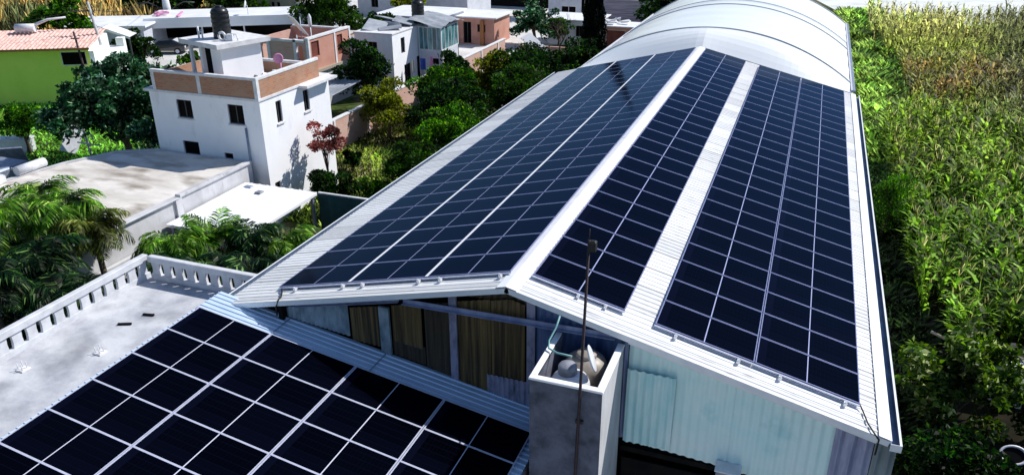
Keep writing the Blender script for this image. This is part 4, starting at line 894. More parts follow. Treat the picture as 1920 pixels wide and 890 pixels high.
solo(mb, 'roof_scrap', M['capw'], 'pale scrap boards scattered over the pink hut roof', 'scrap')
house('low_white_store', 'low white store with small dark door left of the cypress foot', 'shed', -20.3, -15.0, 67.5, 72, 0, 2.5, 'white_plaster', front=[(3.0, 3.7, .9, 2.0)], roof='white_roof', over=.25, rt=.1)
mb = MB(); mb.obox((-18.3, 57.6, 1.7), (3.3, 1.1, .10), (R(25), R(24), R(-30))); mb.tube([(-19.3, 58.2, 0), (-19.3, 58.2, 2.2)], .05); mb.tube([(-17.3, 57.0, 0), (-17.3, 57.0, 1.1)], .05); solo(mb, 'white_awning', M['white_roof'], 'long white tilted awning in front of the low white store', 'awning')
mb = MB(); mb.box(-21.2, -14.5, 61.0, 61.2, 0, .9); mb.box(-21.2, -14.5, 60.97, 61.23, .9, .98); solo(mb, 'yard_wall', M['brickp'], 'low brick and white wall below the white awning', 'wall')

house('small_white_block', 'small white block with flat roof between the beige house and large tree', 'house', -50.5, -46, 66.5, 71, 0, 2.9, 'shade_plaster', front=[(1.2, 2.0, 1.0, 2.0)], roof='concrete_roof', over=.1)
house('brick_annex', 'low orange brick annex behind the pink house', 'house', -38.5, -34.2, 47.5, 52, 0, 2.9, 'brickp', front=[(1.2, 2.1, .1, 2.1)], right=[(1, 1.8, 1, 2)], roof='concrete_roof', over=.1)
house('grey_lean_to', 'grey sheet roofed lean-to behind the corner house', 'shed', -33.5, -28.6, 50.5, 55.5, 0, 2.6, 'shade_plaster', front=[(1.5, 2.4, .9, 1.9)], roof='grey_roof', over=.3)
# carport building with blue-grey fascia
cp = thing('carport', 'long white carport with deep fascia sheltering a dark car', 'carport', (-53.5, 56, 0), R(30))
def lb(name, m_, *a): mb = MB(); mb.box(*a); return mb.build(name, M[m_], cp, True)
lb('roof', 'white_roof', -6.6, 8.2, -1.6, 4.8, 2.9, 3.0); lb('fascia', 'patio', -6.7, 8.3, -1.72, -1.6, 2.05, 3.05); lb('rear_wall', 'void', -6.6, 8.2, 4.6, 4.8, 0, 2.9)
lb('side_wall', 'shade_plaster', -6.7, -6.5, -1.6, 4.6, 0, 2.9)
for x in (-1.2, 3.0): lb('post', 'capw', x, x + .14, -1.6, -1.46, 0, 2.05)
ds = MB(); ds.lathe((0, 0, 0), [(.02, 0), (.25, .04), (.45, .15), (.46, .17), (.24, .08), (.02, .05)], 24); Mx = Matrix.Translation((-50.2, 57.2, 4.0)) @ Euler((R(75), 0, R(-60))).to_matrix().to_4x4(); ds.v = [tuple(Mx @ Vector(p)) for p in ds.v]; ds.tube([(-50.2, 57.3, 3.0), (-50.2, 57.3, 3.95)], .04)
solo(ds, 'satellite_dish', M['whiteplastic'], 'pale satellite dish on the carport roof', 'dish')
mb = MB()
for i in range(5): mb.obox((-57.5 + random.uniform(-1.5, 1.5), 53.8 + random.uniform(-.6, .6), 3.25), (1.5, .25, .12), (0, random.uniform(-.3, .3), random.uniform(0, 2)))
solo(mb, 'roof_bundle', M['pinkcloth'], 'pinkish bundle of poles on the left end of the carport roof', 'bundle')
# white mast and street lamps
ms = thing('mast', 'white tapering mast with two curved lamp arms above the carport', 'street lamp', (-61.6, 58, 0))
mb = MB(); mb.tube([(-61.6, 58, 0), (-61.6, 58, 3.2), (-61.6, 58, 7.5)], [.5, .42, .06], 12); mb.build('shaft', M['white_roof'], ms)
for s_ in (-1, 1):
    mb = MB(); mb.tube([(-61.6, 58, 2.4), (-61.6 + s_ * .9, 58 + s_ * .5, 3.3), (-61.6 + s_ * 1.7, 58 + s_ * .9, 3.7), (-61.6 + s_ * 2.7, 58 + s_ * 1.4, 3.6)], .07, 6); mb.build('lamp_arm', M['frame'], ms)
lf = house('white_shed', 'low shed with bright white roof behind the red tiled house', 'shed', -4.5, 3.2, 0, 6.2, 0, 2.6, 'shade_plaster', roof='white_roof', over=.4, rt=.2)
lf.location = Vector((-61.5, 50.5, 0)); lf.rotation_euler = (0, 0, R(24))
# car
car = thing('parked_car', 'dark blue hatchback parked under the white carport', 'car', (-54.9, 50.2, 0), R(22))
body = MB(); prof = [(-1.95, .35), (-1.98, .62), (-1.85, .82), (-1.15, .92), (-.55, 1.36), (.75, 1.42), (1.45, 1.12), (1.88, .98), (1.95, .6), (1.9, .32)]
n = len(prof)
for yy, sc in ((-.82, 1), (.82, 1)):
    for x, z in prof: body.v.append((x, yy * (.86 if z > 1.2 else 1), z))
body.f.append(tuple(range(n))); body.f.append(tuple(range(n, 2 * n))[::-1]); body.sm += [False, False]
for i in range(n): j = (i + 1) % n; body.f.append((i, i + n, j + n, j)); body.sm.append(False)
body.build('body', M['carpaint'], car, True)
for s_ in (-1, 1):
    gm = MB(); y_ = s_ * .835; gm.quad((-.95, y_, .96), (1.25, y_, 1.02), (.72, s_ * .73, 1.36), (-.5, s_ * .73, 1.31)); gm.build('side_window', M['carglass'], car, True)
gm = MB(); gm.quad((-1.17, -.7, .945), (-1.17, .7, .945), (-.6, .62, 1.345), (-.6, -.62, 1.345)); gm.build('windscreen', M['carglass'], car, True)
gm = MB(); gm.quad((1.50, -.62, 1.125), (1.50, .62, 1.125), (.82, .58, 1.415), (.82, -.58, 1.415)); gm.build('rear_window', M['headlight'], car, True)
for x in (-1.25, 1.2):
    for s_ in (-1, 1):
        wm = MB(); wm.tube([(x, s_ * .68, .32), (x, s_ * .87, .32)], .32, 18); wo = wm.build('wheel', M['rubber'], car, True)
        wm = MB(); wm.tube([(x, s_ * .872, .32), (x, s_ * .885, .32)], .19, 14); wm.build('rim', M['alu'], wo, True)
for s_ in (-1, 1):
    gm = MB(); gm.box(1.93, 1.97, s_ * .62 - .16, s_ * .62 + .16, .62, .82); gm.build('tail_light', M['headlight'], car, True)
    gm = MB(); gm.box(-2.0, -1.95, s_ * .62 - .16, s_ * .62 + .16, .60, .76); gm.build('headlight', M['headlight'], car, True)

# green house with red tiled roof (turned about its near corner)
GH = (-45.6, 32.5); ga = R(27.5)
gh = thing('green_house', 'lime green house with pale red tiled roof at the left edge', 'house', (GH[0], GH[1], 0), ga)
mb = MB(); wall(mb, (-15, 0, 0), (1, 0, 0), 15, 4.25, [(12.9, 14.75, 2.95, 4.0)], inward=(0, 1, 0)); mb.quad((0, 4.4, 0), (-15, 4.4, 0), (-15, 4.4, 4.7), (0, 4.4, 4.7)); mb.build('wall', M['lime'], gh, True); mb = MB(); mb.quad((0, 0, 0), (0, 4.4, 0), (0, 4.4, 4.7), (0, 3.6, 4.9), (0, 0, 4.25)); mb.build('gable_wall', M['white_plaster'], gh, True)
fr = MB(); fr.box(-2.1, -2.04, .04, .10, 2.95, 4.0); fr.box(-.31, -.25, .04, .10, 2.95, 4.0); fr.box(-2.04, -.31, .04, .1, 2.95, 3.0); fr.box(-2.04, -.31, .04, .1, 3.94, 4.0); wdw = fr.build('window', M['framel'], gh, True)
fr = MB(); fr.quad((-2.04, .09, 3.0), (-.31, .09, 3.0), (-.31, .09, 3.94), (-2.04, .09, 3.94)); fr.build('pane', M['glassdark'], wdw, True)
mb = MB(); corr(mb, (-15.3, -.45, 4.28), (15.55, 0, 0), (0, 4.1, .75), (0, 0, 1), pitch=.3, h=.08, kind='sine'); mb.build('roof', M['tile'], gh, True)
mb = MB(); corr(mb, (-15.3, 3.65, 5.03), (15.55, 0, 0), (0, .9, -.2), (0, 0, 1), pitch=.3, h=.08, kind='sine'); mb.build('roof', M['tile'], gh, True)
mb = MB(); mb.box(-15.3, .25, -.5, -.44, 4.18, 4.33); mb.build('eave_board', M['tiledge'], gh, True)
mb = MB(); mb.box(.02, .35, -.03, 3.0, 0, 4.0); mb.build('corner_pier', M['white_plaster'], gh, True)
mb = MB(); mb.box(-.6, 1.1, -.9, -.04, 1.4, 2.7); mb.build('balcony', M['white_plaster'], gh, True)
wa = thing('white_annex', 'bright white stepped annex right of the lime green house', 'house', (GH[0], GH[1], 0), ga)
mb = MB(); mb.box(-1.6, .30, 4.5, 7.4, 0, 3.1); mb.box(-.3, .30, 6.8, 7.4, 3.1, 3.8); mb.box(.06, .34, .4, 4.4, 0, 2.6); mb.box(.06, .42, 2.0, 2.4, 2.6, 3.2); mb.build('wall', M['white_plaster'], wa, True)
for a_ in (4.9, 6.1): mb = MB(); mb.box(.303, .32, a_, a_ + .6, 1.6, 2.5); mb.build('window', M['glassdark'], wa, True)
gp_ = thing('gable_shelter', 'white gabled shelter roof rising behind the white annex', 'shelter', (GH[0], GH[1], 0), ga)
mb = MB(); mb.quad((-3.4, 8.0, 4.0), (-1.6, 8.0, 4.5), (-1.6, 10, 4.5), (-3.4, 10, 4.0)); mb.quad((-1.6, 8.0, 4.5), (.5, 8.0, 3.65), (.5, 10, 3.65), (-1.6, 10, 4.5)); mb.quad((-1.6, 7.99, 4.3), (.5, 7.99, 3.45), (.5, 7.99, 3.65), (-1.6, 7.99, 4.5)); mb.quad((-3.4, 7.99, 3.8), (-1.6, 7.99, 4.3), (-1.6, 7.99, 4.5), (-3.4, 7.99, 4.0)); mb.build('roof', M['white_roof'], gp_, True)
for x_ in (-3.3, .3): mb = MB(); mb.box(x_, x_ + .12, 8.1, 8.22, 0, 3.6); mb.build('post', M['frame'], gp_, True)
mb = MB(); mb.tube([(-52.5, 32.4, 5.35), (-51.2, 33.0, 5.35)], .32, 16); mb.tube([(-51.5, 32.9, 5.45), (-50.6, 33.8, 5.9), (-49.6, 34.6, 6.0)], [.14, .09, .07], 8); solo(mb, 'roof_tank', M['whiteplastic'], 'white rounded tank with pipe lying on the ridge of the tiled roof', 'tank')
up1 = thing('utility_pole', 'tall pale leaning utility pole beside the white annex', 'utility pole', (-46.3, 34.85, 0))
mb = MB(); mb.tube([(-46.3, 34.85, 0), (-46.95, 34.6, 7.3)], [.15, .09], 10); mb.build('shaft', M['polewhite'], up1)
mb = MB(); mb.tube([(-48.2, 34.0, 6.6), (-46.6, 34.8, 6.6)], .05, 6); mb.tube([(-48.2, 34.0, 6.6), (-48.2, 34.0, 6.9)], .05, 6); mb.build('crossarm', M['frame'], up1)
up2 = thing('utility_pole', 'short dark wooden pole in front of the white annex', 'utility pole', (-45.6, 32.0, 0))
mb = MB(); mb.tube([(-45.6, 32.0, 0), (-46.1, 32.0, 5.5)], [.10, .07], 8); mb.build('shaft', M['rustpole'], up2)
mb = MB(); mb.obox((-46.08, 32.0, 5.0), (.6, .08, .08), (0, 0, .5)); mb.build('crossarm', M['redbrown'], up2)
mb = MB()
P0, P1 = Vector((-46.9, 34.6, 6.9)), Vector((-66, 16, 6.2))
mb.tube([P0.lerp(P1, t) - Vector((0, 0, 1.2 * 4 * t * (1 - t))) for t in np.linspace(0, 1, 14)], .02, 5); solo(mb, 'power_line', M['cable'], 'thin dark power line sagging across the front of the green house', 'power line')
mb = MB()
P0, P1 = Vector((-46.9, 34.7, 6.7)), Vector((-61.6, 58, 5.2))
mb.tube([P0.lerp(P1, t) - Vector((0, 0, 1.0 * 4 * t * (1 - t))) for t in np.linspace(0, 1, 14)], .02, 5); solo(mb, 'power_line', M['cable'], 'thin dark power line from the pale pole back to the white mast', 'power line')
# leaning sheet and frame under the small tree
mb = MB(); mb.obox((-37.2, 22.6, 1.1), (1.0, .06, 2.4), (R(-35), R(20), R(35))); solo(mb, 'leaning_sheet', M['whiteplastic'], 'pale sheet leaning on posts between the two left trees', 'sheet')
mb = MB(); mb.tube([(-35.6, 22.2, 0), (-36.6, 22.8, 2.6)], .08, 8); mb.tube([(-36.6, 22.8, 2.55), (-34.9, 22.0, 1.2)], .05); mb.tube([(-35.9, 21.7, 1.0), (-34.2, 21.9, .9)], .05); solo(mb, 'wooden_frame', M['capw'], 'pale leaning wooden frame beside the pale sheet', 'frame')
mb = MB(); mb.box(-37.5, -34.8, 15.2, 17.5, 0, 1.3, .1); mb.obox((-38.0, 18.4, .9), (2.2, .1, 1.3), (R(30), 0, .6)); solo(mb, 'tarp_stack', M['steel'], 'grey tarpaulin stack in the dark yard left of the concrete roof', 'tarpaulin')
mb = MB(); mb.obox((-40.6, 21.0, .45), (2.2, .9, .9), (0, 0, .4)); mb.obox((-40.6, 21.0, .96), (2.3, 1, .1), (0, 0, .4)); solo(mb, 'white_trough', M['whiteplastic'], 'white trough left of the small round tree', 'trough')

# items in the right lower corner
mb = MB(); mb.tube([(10.95, 14.6, 1.15), (12.0, 14.0, 1.0), (13.1, 13.7, .85)], .05, 8); solo(mb, 'timber_pole', M['timber'], 'long pale pole lying along the field edge behind the broad leaved bush', 'pole')
mb = MB(); mb.tube([(12.75, 13.3, 1.0), (13.5, 12.6, .75)], .05, 8); solo(mb, 'timber_pole', M['timber'], 'short pale pole next to the white crate at the right edge', 'pole')
cr = thing('white_crate', 'white slotted plastic crate standing at the right edge of the field', 'crate', (12.9, 13.0, 0))
mb = MB()
for z in (0, .38, .76): mb.box(13.3, 14.3, 13.6, 13.66, z + .35, z + .58); mb.box(14.24, 14.3, 13.66, 14.5, z + .35, z + .58)
mb.box(13.3, 13.36, 13.66, 14.5, .3, 1.34); mb.box(13.3, 14.3, 14.44, 14.5, .3, 1.34); mb.box(13.3, 14.3, 13.6, 14.5, 0, .3); mb.box(13.27, 14.33, 13.57, 14.53, 1.342, 1.42, .01); mb.v = [(x - .75, y - 1.1, z - .1) for x, y, z in mb.v]; mb.build('shell', M['whiteplastic'], cr)
wb = thing('white_basin', 'white oval basin with dark inside at the bottom right corner', 'basin', (12.5, 8.9, .4))
mb = MB(); mb.lathe((0, 0, 0), [(.18, 0), (.30, .08), (.40, .28), (.46, .30), (.46, .33), (.38, .33), (.36, .29)], 28); Mx = Matrix.Translation((12.45, 8.75, .75)) @ Euler((R(48), 0, R(10))).to_matrix().to_4x4() @ Matrix.Diagonal((.85, .6, .8, 1)); mb.v = [tuple(Mx @ Vector(p)) for p in mb.v]; mb.f.pop(); mb.sm.pop(); mb.build('shell', M['whiteplastic'], wb)
mb = MB(); mb.lathe((0, 0, 0), [(.34, .22), (.345, .285)], 28); mb.v = [tuple(Mx @ Vector(p)) for p in mb.v]; mb.build('inside', M['black'], wb)

# ------------------------------------------------------------------ vegetation
rng = np.random.default_rng(11)
def quads_obj(name, V, m, parent=None, cols=None, loc=None):
    """V: (n,4,3) array of quads"""
    n = len(V); me = bpy.data.meshes.new(name); loc = np.array(loc if loc is not None else (0, 0, 0), dtype=float)
    me.vertices.add(4 * n); me.vertices.foreach_set('co', (V.reshape(-1, 3) - loc).ravel()); me.loops.add(4 * n); me.loops.foreach_set('vertex_index', np.arange(4 * n, dtype=np.int32))
    me.polygons.add(n); me.polygons.foreach_set('loop_start', np.arange(0, 4 * n, 4, dtype=np.int32)); me.polygons.foreach_set('loop_total', np.full(n, 4, dtype=np.int32))
    me.materials.append(m)
    if cols is not None:
        a = me.color_attributes.new('leafcol', 'FLOAT_COLOR', 'POINT'); c = np.ones((4 * n, 4)); c[:, :3] = np.repeat(cols, 4, axis=0); a.data.foreach_set('color', c.ravel())
    me.update(calc_edges=True); me.validate()
    o = bpy.data.objects.new(name, me); COL.objects.link(o)
    if parent is not None: o.parent = parent
    else: o.location = loc
    return o
def leaf_quads(P, size, up=.5, out=None, aspect=.5):
    """rhombic leaves at points P"""
    n = len(P); d = rng.normal(size=(n, 3));
    if out is not None: d += out * 1.2
    d[:, 2] += up * -.3; d /= np.linalg.norm(d, axis=1)[:, None]
    r_ = rng.normal(size=(n, 3)); w_ = np.cross(d, r_); w_ /= np.linalg.norm(w_, axis=1)[:, None]
    s_ = size * rng.uniform(.6, 1.3, (n, 1)); a = d * s_; b = w_ * s_ * aspect
    nn = np.cross(d, w_) * s_ * .12
    return np.stack([P - a * .5, P + b * .5 - nn, P + a * .5, P - b * .5 - nn], axis=1)
def tree(name, label, cat, base, cz, rx, ry, rzz, m, n=3500, leaf=.28, clumps=26, cr=.34, group=None, trunk_r=.14, shape='round', gap=.0):
    root = thing(name, label, cat, base, group=group)
    c0 = np.array([0, 0, cz - base[2]])
    u = rng.normal(size=(clumps, 3)); u /= np.linalg.norm(u, axis=1)[:, None]; u[:, 2] = np.where(u[:, 2] < -.55, -u[:, 2], u[:, 2])
    rad = rng.uniform(.35, 1.12, (clumps, 1)); K = c0 + u * rad * np.array([rx, ry, rzz]) * (1 - cr * .6)
    sizes = rng.uniform(.35, 1.25, clumps) * cr * (rx + ry + rzz) / 3
    pick = rng.choice(clumps, n, p=sizes ** 2 / (sizes ** 2).sum()); q = rng.normal(size=(n, 3)); q /= np.linalg.norm(q, axis=1)[:, None]
    q[:, 2] = np.abs(q[:, 2]) * np.where(rng.random(n) < .78, 1, -1)
    P = K[pick] + q * sizes[pick, None] * rng.uniform(.5, 1.0, (n, 1)) ** .6 * (1 + .25 * (rng.random((n, 1)) < .12)) * np.array([1, 1, .75])
    P = P[P[:, 2] > .05]; 
    V = leaf_quads(P, leaf, out=(P - c0) / max(rx, rzz))
    quads_obj('crown', V, M[m], root)
    mb = MB(); h = cz - base[2]; bend = [(0, 0, 0), (.06 * rx, .03, h * .35), (-.03 * rx, .05, h * .7), (0, 0, h)]
    mb.tube(bend, [trunk_r, trunk_r * .8, trunk_r * .6, trunk_r * .35], 8)
    for k in range(min(9, clumps)):
        e = K[k]; s_ = Vector(bend[1]).lerp(Vector(bend[3]), random.uniform(.1, .8)); e = Vector(e); mid = s_.lerp(e, .5) + Vector((0, 0, .12 * h)); mb.tube([s_, mid, e], [trunk_r * .45, trunk_r * .28, trunk_r * .1], 6, cap=False)
    mb.build('trunk', M['bark'], root, True)
    return root
def B(x, y): return (x, y, 0)
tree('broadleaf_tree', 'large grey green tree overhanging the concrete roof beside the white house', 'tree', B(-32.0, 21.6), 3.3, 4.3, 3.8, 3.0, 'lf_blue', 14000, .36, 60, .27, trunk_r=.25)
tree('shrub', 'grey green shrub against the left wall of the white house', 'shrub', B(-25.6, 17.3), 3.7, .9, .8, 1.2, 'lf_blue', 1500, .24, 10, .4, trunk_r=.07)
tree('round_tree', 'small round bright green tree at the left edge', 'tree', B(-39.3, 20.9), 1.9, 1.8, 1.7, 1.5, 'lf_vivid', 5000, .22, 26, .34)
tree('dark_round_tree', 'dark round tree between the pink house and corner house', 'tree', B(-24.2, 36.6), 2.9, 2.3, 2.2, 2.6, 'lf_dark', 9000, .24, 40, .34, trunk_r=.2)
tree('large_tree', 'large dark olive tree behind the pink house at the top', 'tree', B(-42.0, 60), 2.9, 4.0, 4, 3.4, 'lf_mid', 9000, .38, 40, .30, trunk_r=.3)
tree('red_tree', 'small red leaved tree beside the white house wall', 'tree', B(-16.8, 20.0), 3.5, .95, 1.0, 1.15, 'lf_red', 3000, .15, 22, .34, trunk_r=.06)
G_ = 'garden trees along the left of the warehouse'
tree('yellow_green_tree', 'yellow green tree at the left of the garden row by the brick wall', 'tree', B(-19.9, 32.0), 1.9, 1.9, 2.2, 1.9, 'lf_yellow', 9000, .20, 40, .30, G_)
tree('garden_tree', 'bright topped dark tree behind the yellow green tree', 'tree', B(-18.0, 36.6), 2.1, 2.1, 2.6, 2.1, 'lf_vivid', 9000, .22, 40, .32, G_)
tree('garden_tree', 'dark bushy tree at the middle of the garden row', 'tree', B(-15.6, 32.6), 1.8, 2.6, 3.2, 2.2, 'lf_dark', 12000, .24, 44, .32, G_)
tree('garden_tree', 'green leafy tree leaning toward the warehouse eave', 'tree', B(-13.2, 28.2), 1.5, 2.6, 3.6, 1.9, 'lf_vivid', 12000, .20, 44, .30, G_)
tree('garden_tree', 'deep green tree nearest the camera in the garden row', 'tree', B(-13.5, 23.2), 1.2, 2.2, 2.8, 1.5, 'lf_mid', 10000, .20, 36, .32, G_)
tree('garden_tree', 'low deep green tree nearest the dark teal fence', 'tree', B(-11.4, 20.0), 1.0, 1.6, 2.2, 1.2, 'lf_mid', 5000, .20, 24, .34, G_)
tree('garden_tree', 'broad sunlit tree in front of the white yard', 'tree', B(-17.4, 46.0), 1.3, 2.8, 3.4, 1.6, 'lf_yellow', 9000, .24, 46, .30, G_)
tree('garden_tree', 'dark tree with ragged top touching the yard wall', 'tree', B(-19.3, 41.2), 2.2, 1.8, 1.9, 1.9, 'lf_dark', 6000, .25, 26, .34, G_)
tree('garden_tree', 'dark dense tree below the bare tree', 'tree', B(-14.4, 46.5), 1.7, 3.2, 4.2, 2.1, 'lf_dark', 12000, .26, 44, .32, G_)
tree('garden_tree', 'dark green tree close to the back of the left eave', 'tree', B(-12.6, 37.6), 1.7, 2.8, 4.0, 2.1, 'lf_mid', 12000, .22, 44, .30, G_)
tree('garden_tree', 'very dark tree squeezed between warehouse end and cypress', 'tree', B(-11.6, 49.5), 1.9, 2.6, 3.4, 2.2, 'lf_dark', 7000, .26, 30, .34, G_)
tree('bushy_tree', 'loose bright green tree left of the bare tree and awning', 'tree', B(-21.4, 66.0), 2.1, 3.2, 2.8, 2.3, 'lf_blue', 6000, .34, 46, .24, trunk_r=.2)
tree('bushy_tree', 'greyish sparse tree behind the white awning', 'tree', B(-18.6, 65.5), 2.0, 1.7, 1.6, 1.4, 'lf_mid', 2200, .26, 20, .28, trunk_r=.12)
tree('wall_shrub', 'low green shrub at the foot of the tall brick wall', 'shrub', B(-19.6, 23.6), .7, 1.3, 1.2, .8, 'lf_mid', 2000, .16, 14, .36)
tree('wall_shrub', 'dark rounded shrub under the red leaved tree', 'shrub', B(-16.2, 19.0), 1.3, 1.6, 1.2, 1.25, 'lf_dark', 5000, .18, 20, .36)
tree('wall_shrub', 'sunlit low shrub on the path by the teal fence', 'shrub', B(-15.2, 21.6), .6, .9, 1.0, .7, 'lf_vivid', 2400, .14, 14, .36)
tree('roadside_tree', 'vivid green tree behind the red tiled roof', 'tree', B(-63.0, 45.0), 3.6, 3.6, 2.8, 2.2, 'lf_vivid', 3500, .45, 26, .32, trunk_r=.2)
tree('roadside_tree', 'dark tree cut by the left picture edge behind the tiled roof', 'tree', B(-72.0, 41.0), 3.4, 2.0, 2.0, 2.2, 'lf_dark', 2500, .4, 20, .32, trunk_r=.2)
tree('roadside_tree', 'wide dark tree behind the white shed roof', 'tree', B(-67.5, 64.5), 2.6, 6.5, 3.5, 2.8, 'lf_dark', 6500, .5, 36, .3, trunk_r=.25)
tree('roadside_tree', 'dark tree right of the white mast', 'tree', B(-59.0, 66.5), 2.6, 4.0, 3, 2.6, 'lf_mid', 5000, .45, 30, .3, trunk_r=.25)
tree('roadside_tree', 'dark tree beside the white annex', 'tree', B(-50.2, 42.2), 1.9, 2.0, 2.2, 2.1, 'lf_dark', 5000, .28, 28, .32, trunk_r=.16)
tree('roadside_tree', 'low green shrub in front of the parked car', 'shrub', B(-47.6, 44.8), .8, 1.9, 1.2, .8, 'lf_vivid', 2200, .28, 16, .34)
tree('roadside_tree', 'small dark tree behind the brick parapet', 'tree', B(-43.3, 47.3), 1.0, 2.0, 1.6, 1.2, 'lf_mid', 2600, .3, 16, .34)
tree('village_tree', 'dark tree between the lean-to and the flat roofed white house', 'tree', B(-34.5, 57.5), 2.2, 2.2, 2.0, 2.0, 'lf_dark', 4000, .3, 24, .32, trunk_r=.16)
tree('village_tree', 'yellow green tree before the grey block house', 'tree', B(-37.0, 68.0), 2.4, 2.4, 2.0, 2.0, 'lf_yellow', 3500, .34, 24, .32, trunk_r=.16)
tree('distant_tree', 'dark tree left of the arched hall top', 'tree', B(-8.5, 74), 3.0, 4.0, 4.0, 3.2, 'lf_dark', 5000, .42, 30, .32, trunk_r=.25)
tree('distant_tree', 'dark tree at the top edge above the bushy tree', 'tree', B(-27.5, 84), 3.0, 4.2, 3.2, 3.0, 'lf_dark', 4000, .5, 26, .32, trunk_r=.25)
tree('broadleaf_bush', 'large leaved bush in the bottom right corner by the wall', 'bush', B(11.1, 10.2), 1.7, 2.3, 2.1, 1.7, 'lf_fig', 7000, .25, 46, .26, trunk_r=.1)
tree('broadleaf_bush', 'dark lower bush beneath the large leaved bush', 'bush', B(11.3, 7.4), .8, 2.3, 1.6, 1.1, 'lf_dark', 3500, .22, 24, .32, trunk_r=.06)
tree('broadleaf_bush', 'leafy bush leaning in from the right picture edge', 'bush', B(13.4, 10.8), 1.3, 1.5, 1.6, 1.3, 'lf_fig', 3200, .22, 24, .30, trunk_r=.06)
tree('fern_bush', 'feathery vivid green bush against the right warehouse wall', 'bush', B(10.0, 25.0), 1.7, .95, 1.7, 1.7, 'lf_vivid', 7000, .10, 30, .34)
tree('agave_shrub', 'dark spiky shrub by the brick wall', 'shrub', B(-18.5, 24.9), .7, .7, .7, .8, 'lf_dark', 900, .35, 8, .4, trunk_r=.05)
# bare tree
bt = thing('bare_tree', 'leafless branching tree before the low white store', 'tree', (-16.8, 60.2, 0)); mb = MB(); tw = MB()
def branch(p, d, l, r_, dep):
    e = p + d * l; m_ = p.lerp(e, .5) + Vector((random.uniform(-.08, .08) * l,) * 3); (mb if dep < 3 else tw).tube([p, m_, e], [r_, r_ * .8, r_ * .62], 6, cap=False)
    if dep >= 6: return
    for k in range(3 if dep < 2 else 2):
        nd = (d + Vector((random.uniform(-.75, .75), random.uniform(-.75, .75), random.uniform(-.2, .45)))).normalized(); branch(e, nd, l * random.uniform(.62, .82), r_ * .6, dep + 1)
branch(Vector((-16.8, 60.2, 0)), Vector((.05, 0, 1)), 1.3, .11, 0); mb.build('trunk', M['bark'], bt); tw.build('twigs', M['lf_dry'], bt)
# cypress
cy = thing('cypress', 'tall narrow nearly black cypress rising behind the left eave', 'cypress', (-12.7, 57.2, 0)); n = 26000
z = rng.uniform(0.3, 12.8, n) ; rad = np.interp(z, [0, 1.0, 3.5, 5.5, 7.8, 10, 12.8], [1.15, 1.25, 1.0, .82, .56, .36, .03]) * (1 + .05 * np.sin(z * 4.1)); an = rng.uniform(0, 2 * np.pi, n)
lump = 1 + .10 * np.sin(an * 5 + z * 1.7) + .06 * np.sin(an * 11 - z * 2.3); P = np.stack([rad * lump * np.cos(an), rad * lump * np.sin(an), z], 1); P[:, :2] *= rng.uniform(.72, 1.04, (n, 1))
d = np.stack([np.cos(an) * .35, np.sin(an) * .35, np.ones(n)], 1); V = leaf_quads(P, .26, out=d * 1.5, aspect=.4); quads_obj('crown', V, M['lf_cyp'], cy)
mb = MB(); mb.tube([(0, 0, 0), (0, 0, 6), (0, 0, 12.4)], [.5, .38, .04], 10); mb.build('trunk', M['bark'], cy, True)

# palms
def palm(label, base, cz, L0, n, m, name='palm_tree', droop=1.0, spread=1.0, group='palms beside the terrace'):
    root = thing(name, label, 'palm', base, group=group); Q = []; h = cz - base[2]
    for k in range(n):
        az = 2 * np.pi * (k * .618 + rng.uniform(-.05, .05)); el = rng.uniform(.15, 1.15); Lf = L0 * rng.uniform(.8, 1.15); p = np.array([0, 0, h]); dz = np.array([math.cos(az) * math.cos(el), math.sin(az) * math.cos(el), math.sin(el)])
        pts = [p.copy()]; ns_ = 12
        for s_ in range(ns_): p = p + dz * Lf / ns_; pts.append(p.copy()); dz = dz + np.array([0, 0, -.20 * droop]); dz /= np.linalg.norm(dz)
        pts = np.array(pts); side = np.array([-math.sin(az), math.cos(az), 0])
        for s_ in range(ns_):
            a_, b_ = pts[s_], pts[s_ + 1]; w_ = side * .012; Q.append([a_ - w_, a_ + w_, b_ + w_, b_ - w_])
            if s_ < 2: continue
            for sub in (0, .5):
                q0 = a_ + (b_ - a_) * sub; t = (s_ + sub) / ns_; ll = Lf * .34 * math.sin(math.pi * min(1, .18 + t * .80)) + .06; fwd = (b_ - a_) / np.linalg.norm(b_ - a_)
                for sg in (-1, 1):
                    dd = side * sg * spread + fwd * .75 + np.array([0, 0, -.35 * droop]) + rng.normal(size=3) * .12; dd /= np.linalg.norm(dd); e1 = q0 + dd * ll * .55; d2 = dd + np.array([0, 0, -.55 * droop]); d2 /= np.linalg.norm(d2); e2 = e1 + d2 * ll * .5
                    ww = fwd * .026 * (1 + L0 * .15); Q.append([q0 - ww * .6, q0 + ww * .6, e1 + ww, e1 - ww]); Q.append([e1 - ww, e1 + ww, e2 + ww * .15, e2 - ww * .15])
    quads_obj('crown', np.array(Q), M[m], root)
    mb = MB(); mb.tube([(0, 0, 0), (.05, .03, h * .5), (0, 0, h)], [.16, .12, .09], 9); mb.build('trunk', M['barkp'], root, True)
palm('tall sunlit palm overlapping the left edge of the concrete roof', (-21.6, 7.6, 0), 4.3, 2.0, 40, 'lf_palm')
palm('tall palm with silvery fronds in front of the concrete roof', (-19.9, 7.3, 0), 4.2, 1.9, 38, 'lf_palm')
palm('yellowing palm nearest the concrete roof parapet', (-18.3, 6.9, 0), 3.9, 1.6, 34, 'lf_palmy')
palm('green palm at the left edge behind the sunlit palms', (-21.5, 5.0, 0), 4.4, 1.9, 34, 'lf_palm')
palm('low palm at the left edge above the railing', (-17.2, 1.9, 0), 4.2, 1.6, 32, 'lf_palmd')
palm('palm with bright drooping fronds just outside the long railing', (-16.0, 3.4, 0), 3.3, 1.6, 30, 'lf_palmd')
palm('dark palm in the shade of the tall sunlit palms', (-18.0, 4.4, 0), 3.7, 1.8, 36, 'lf_palmd')
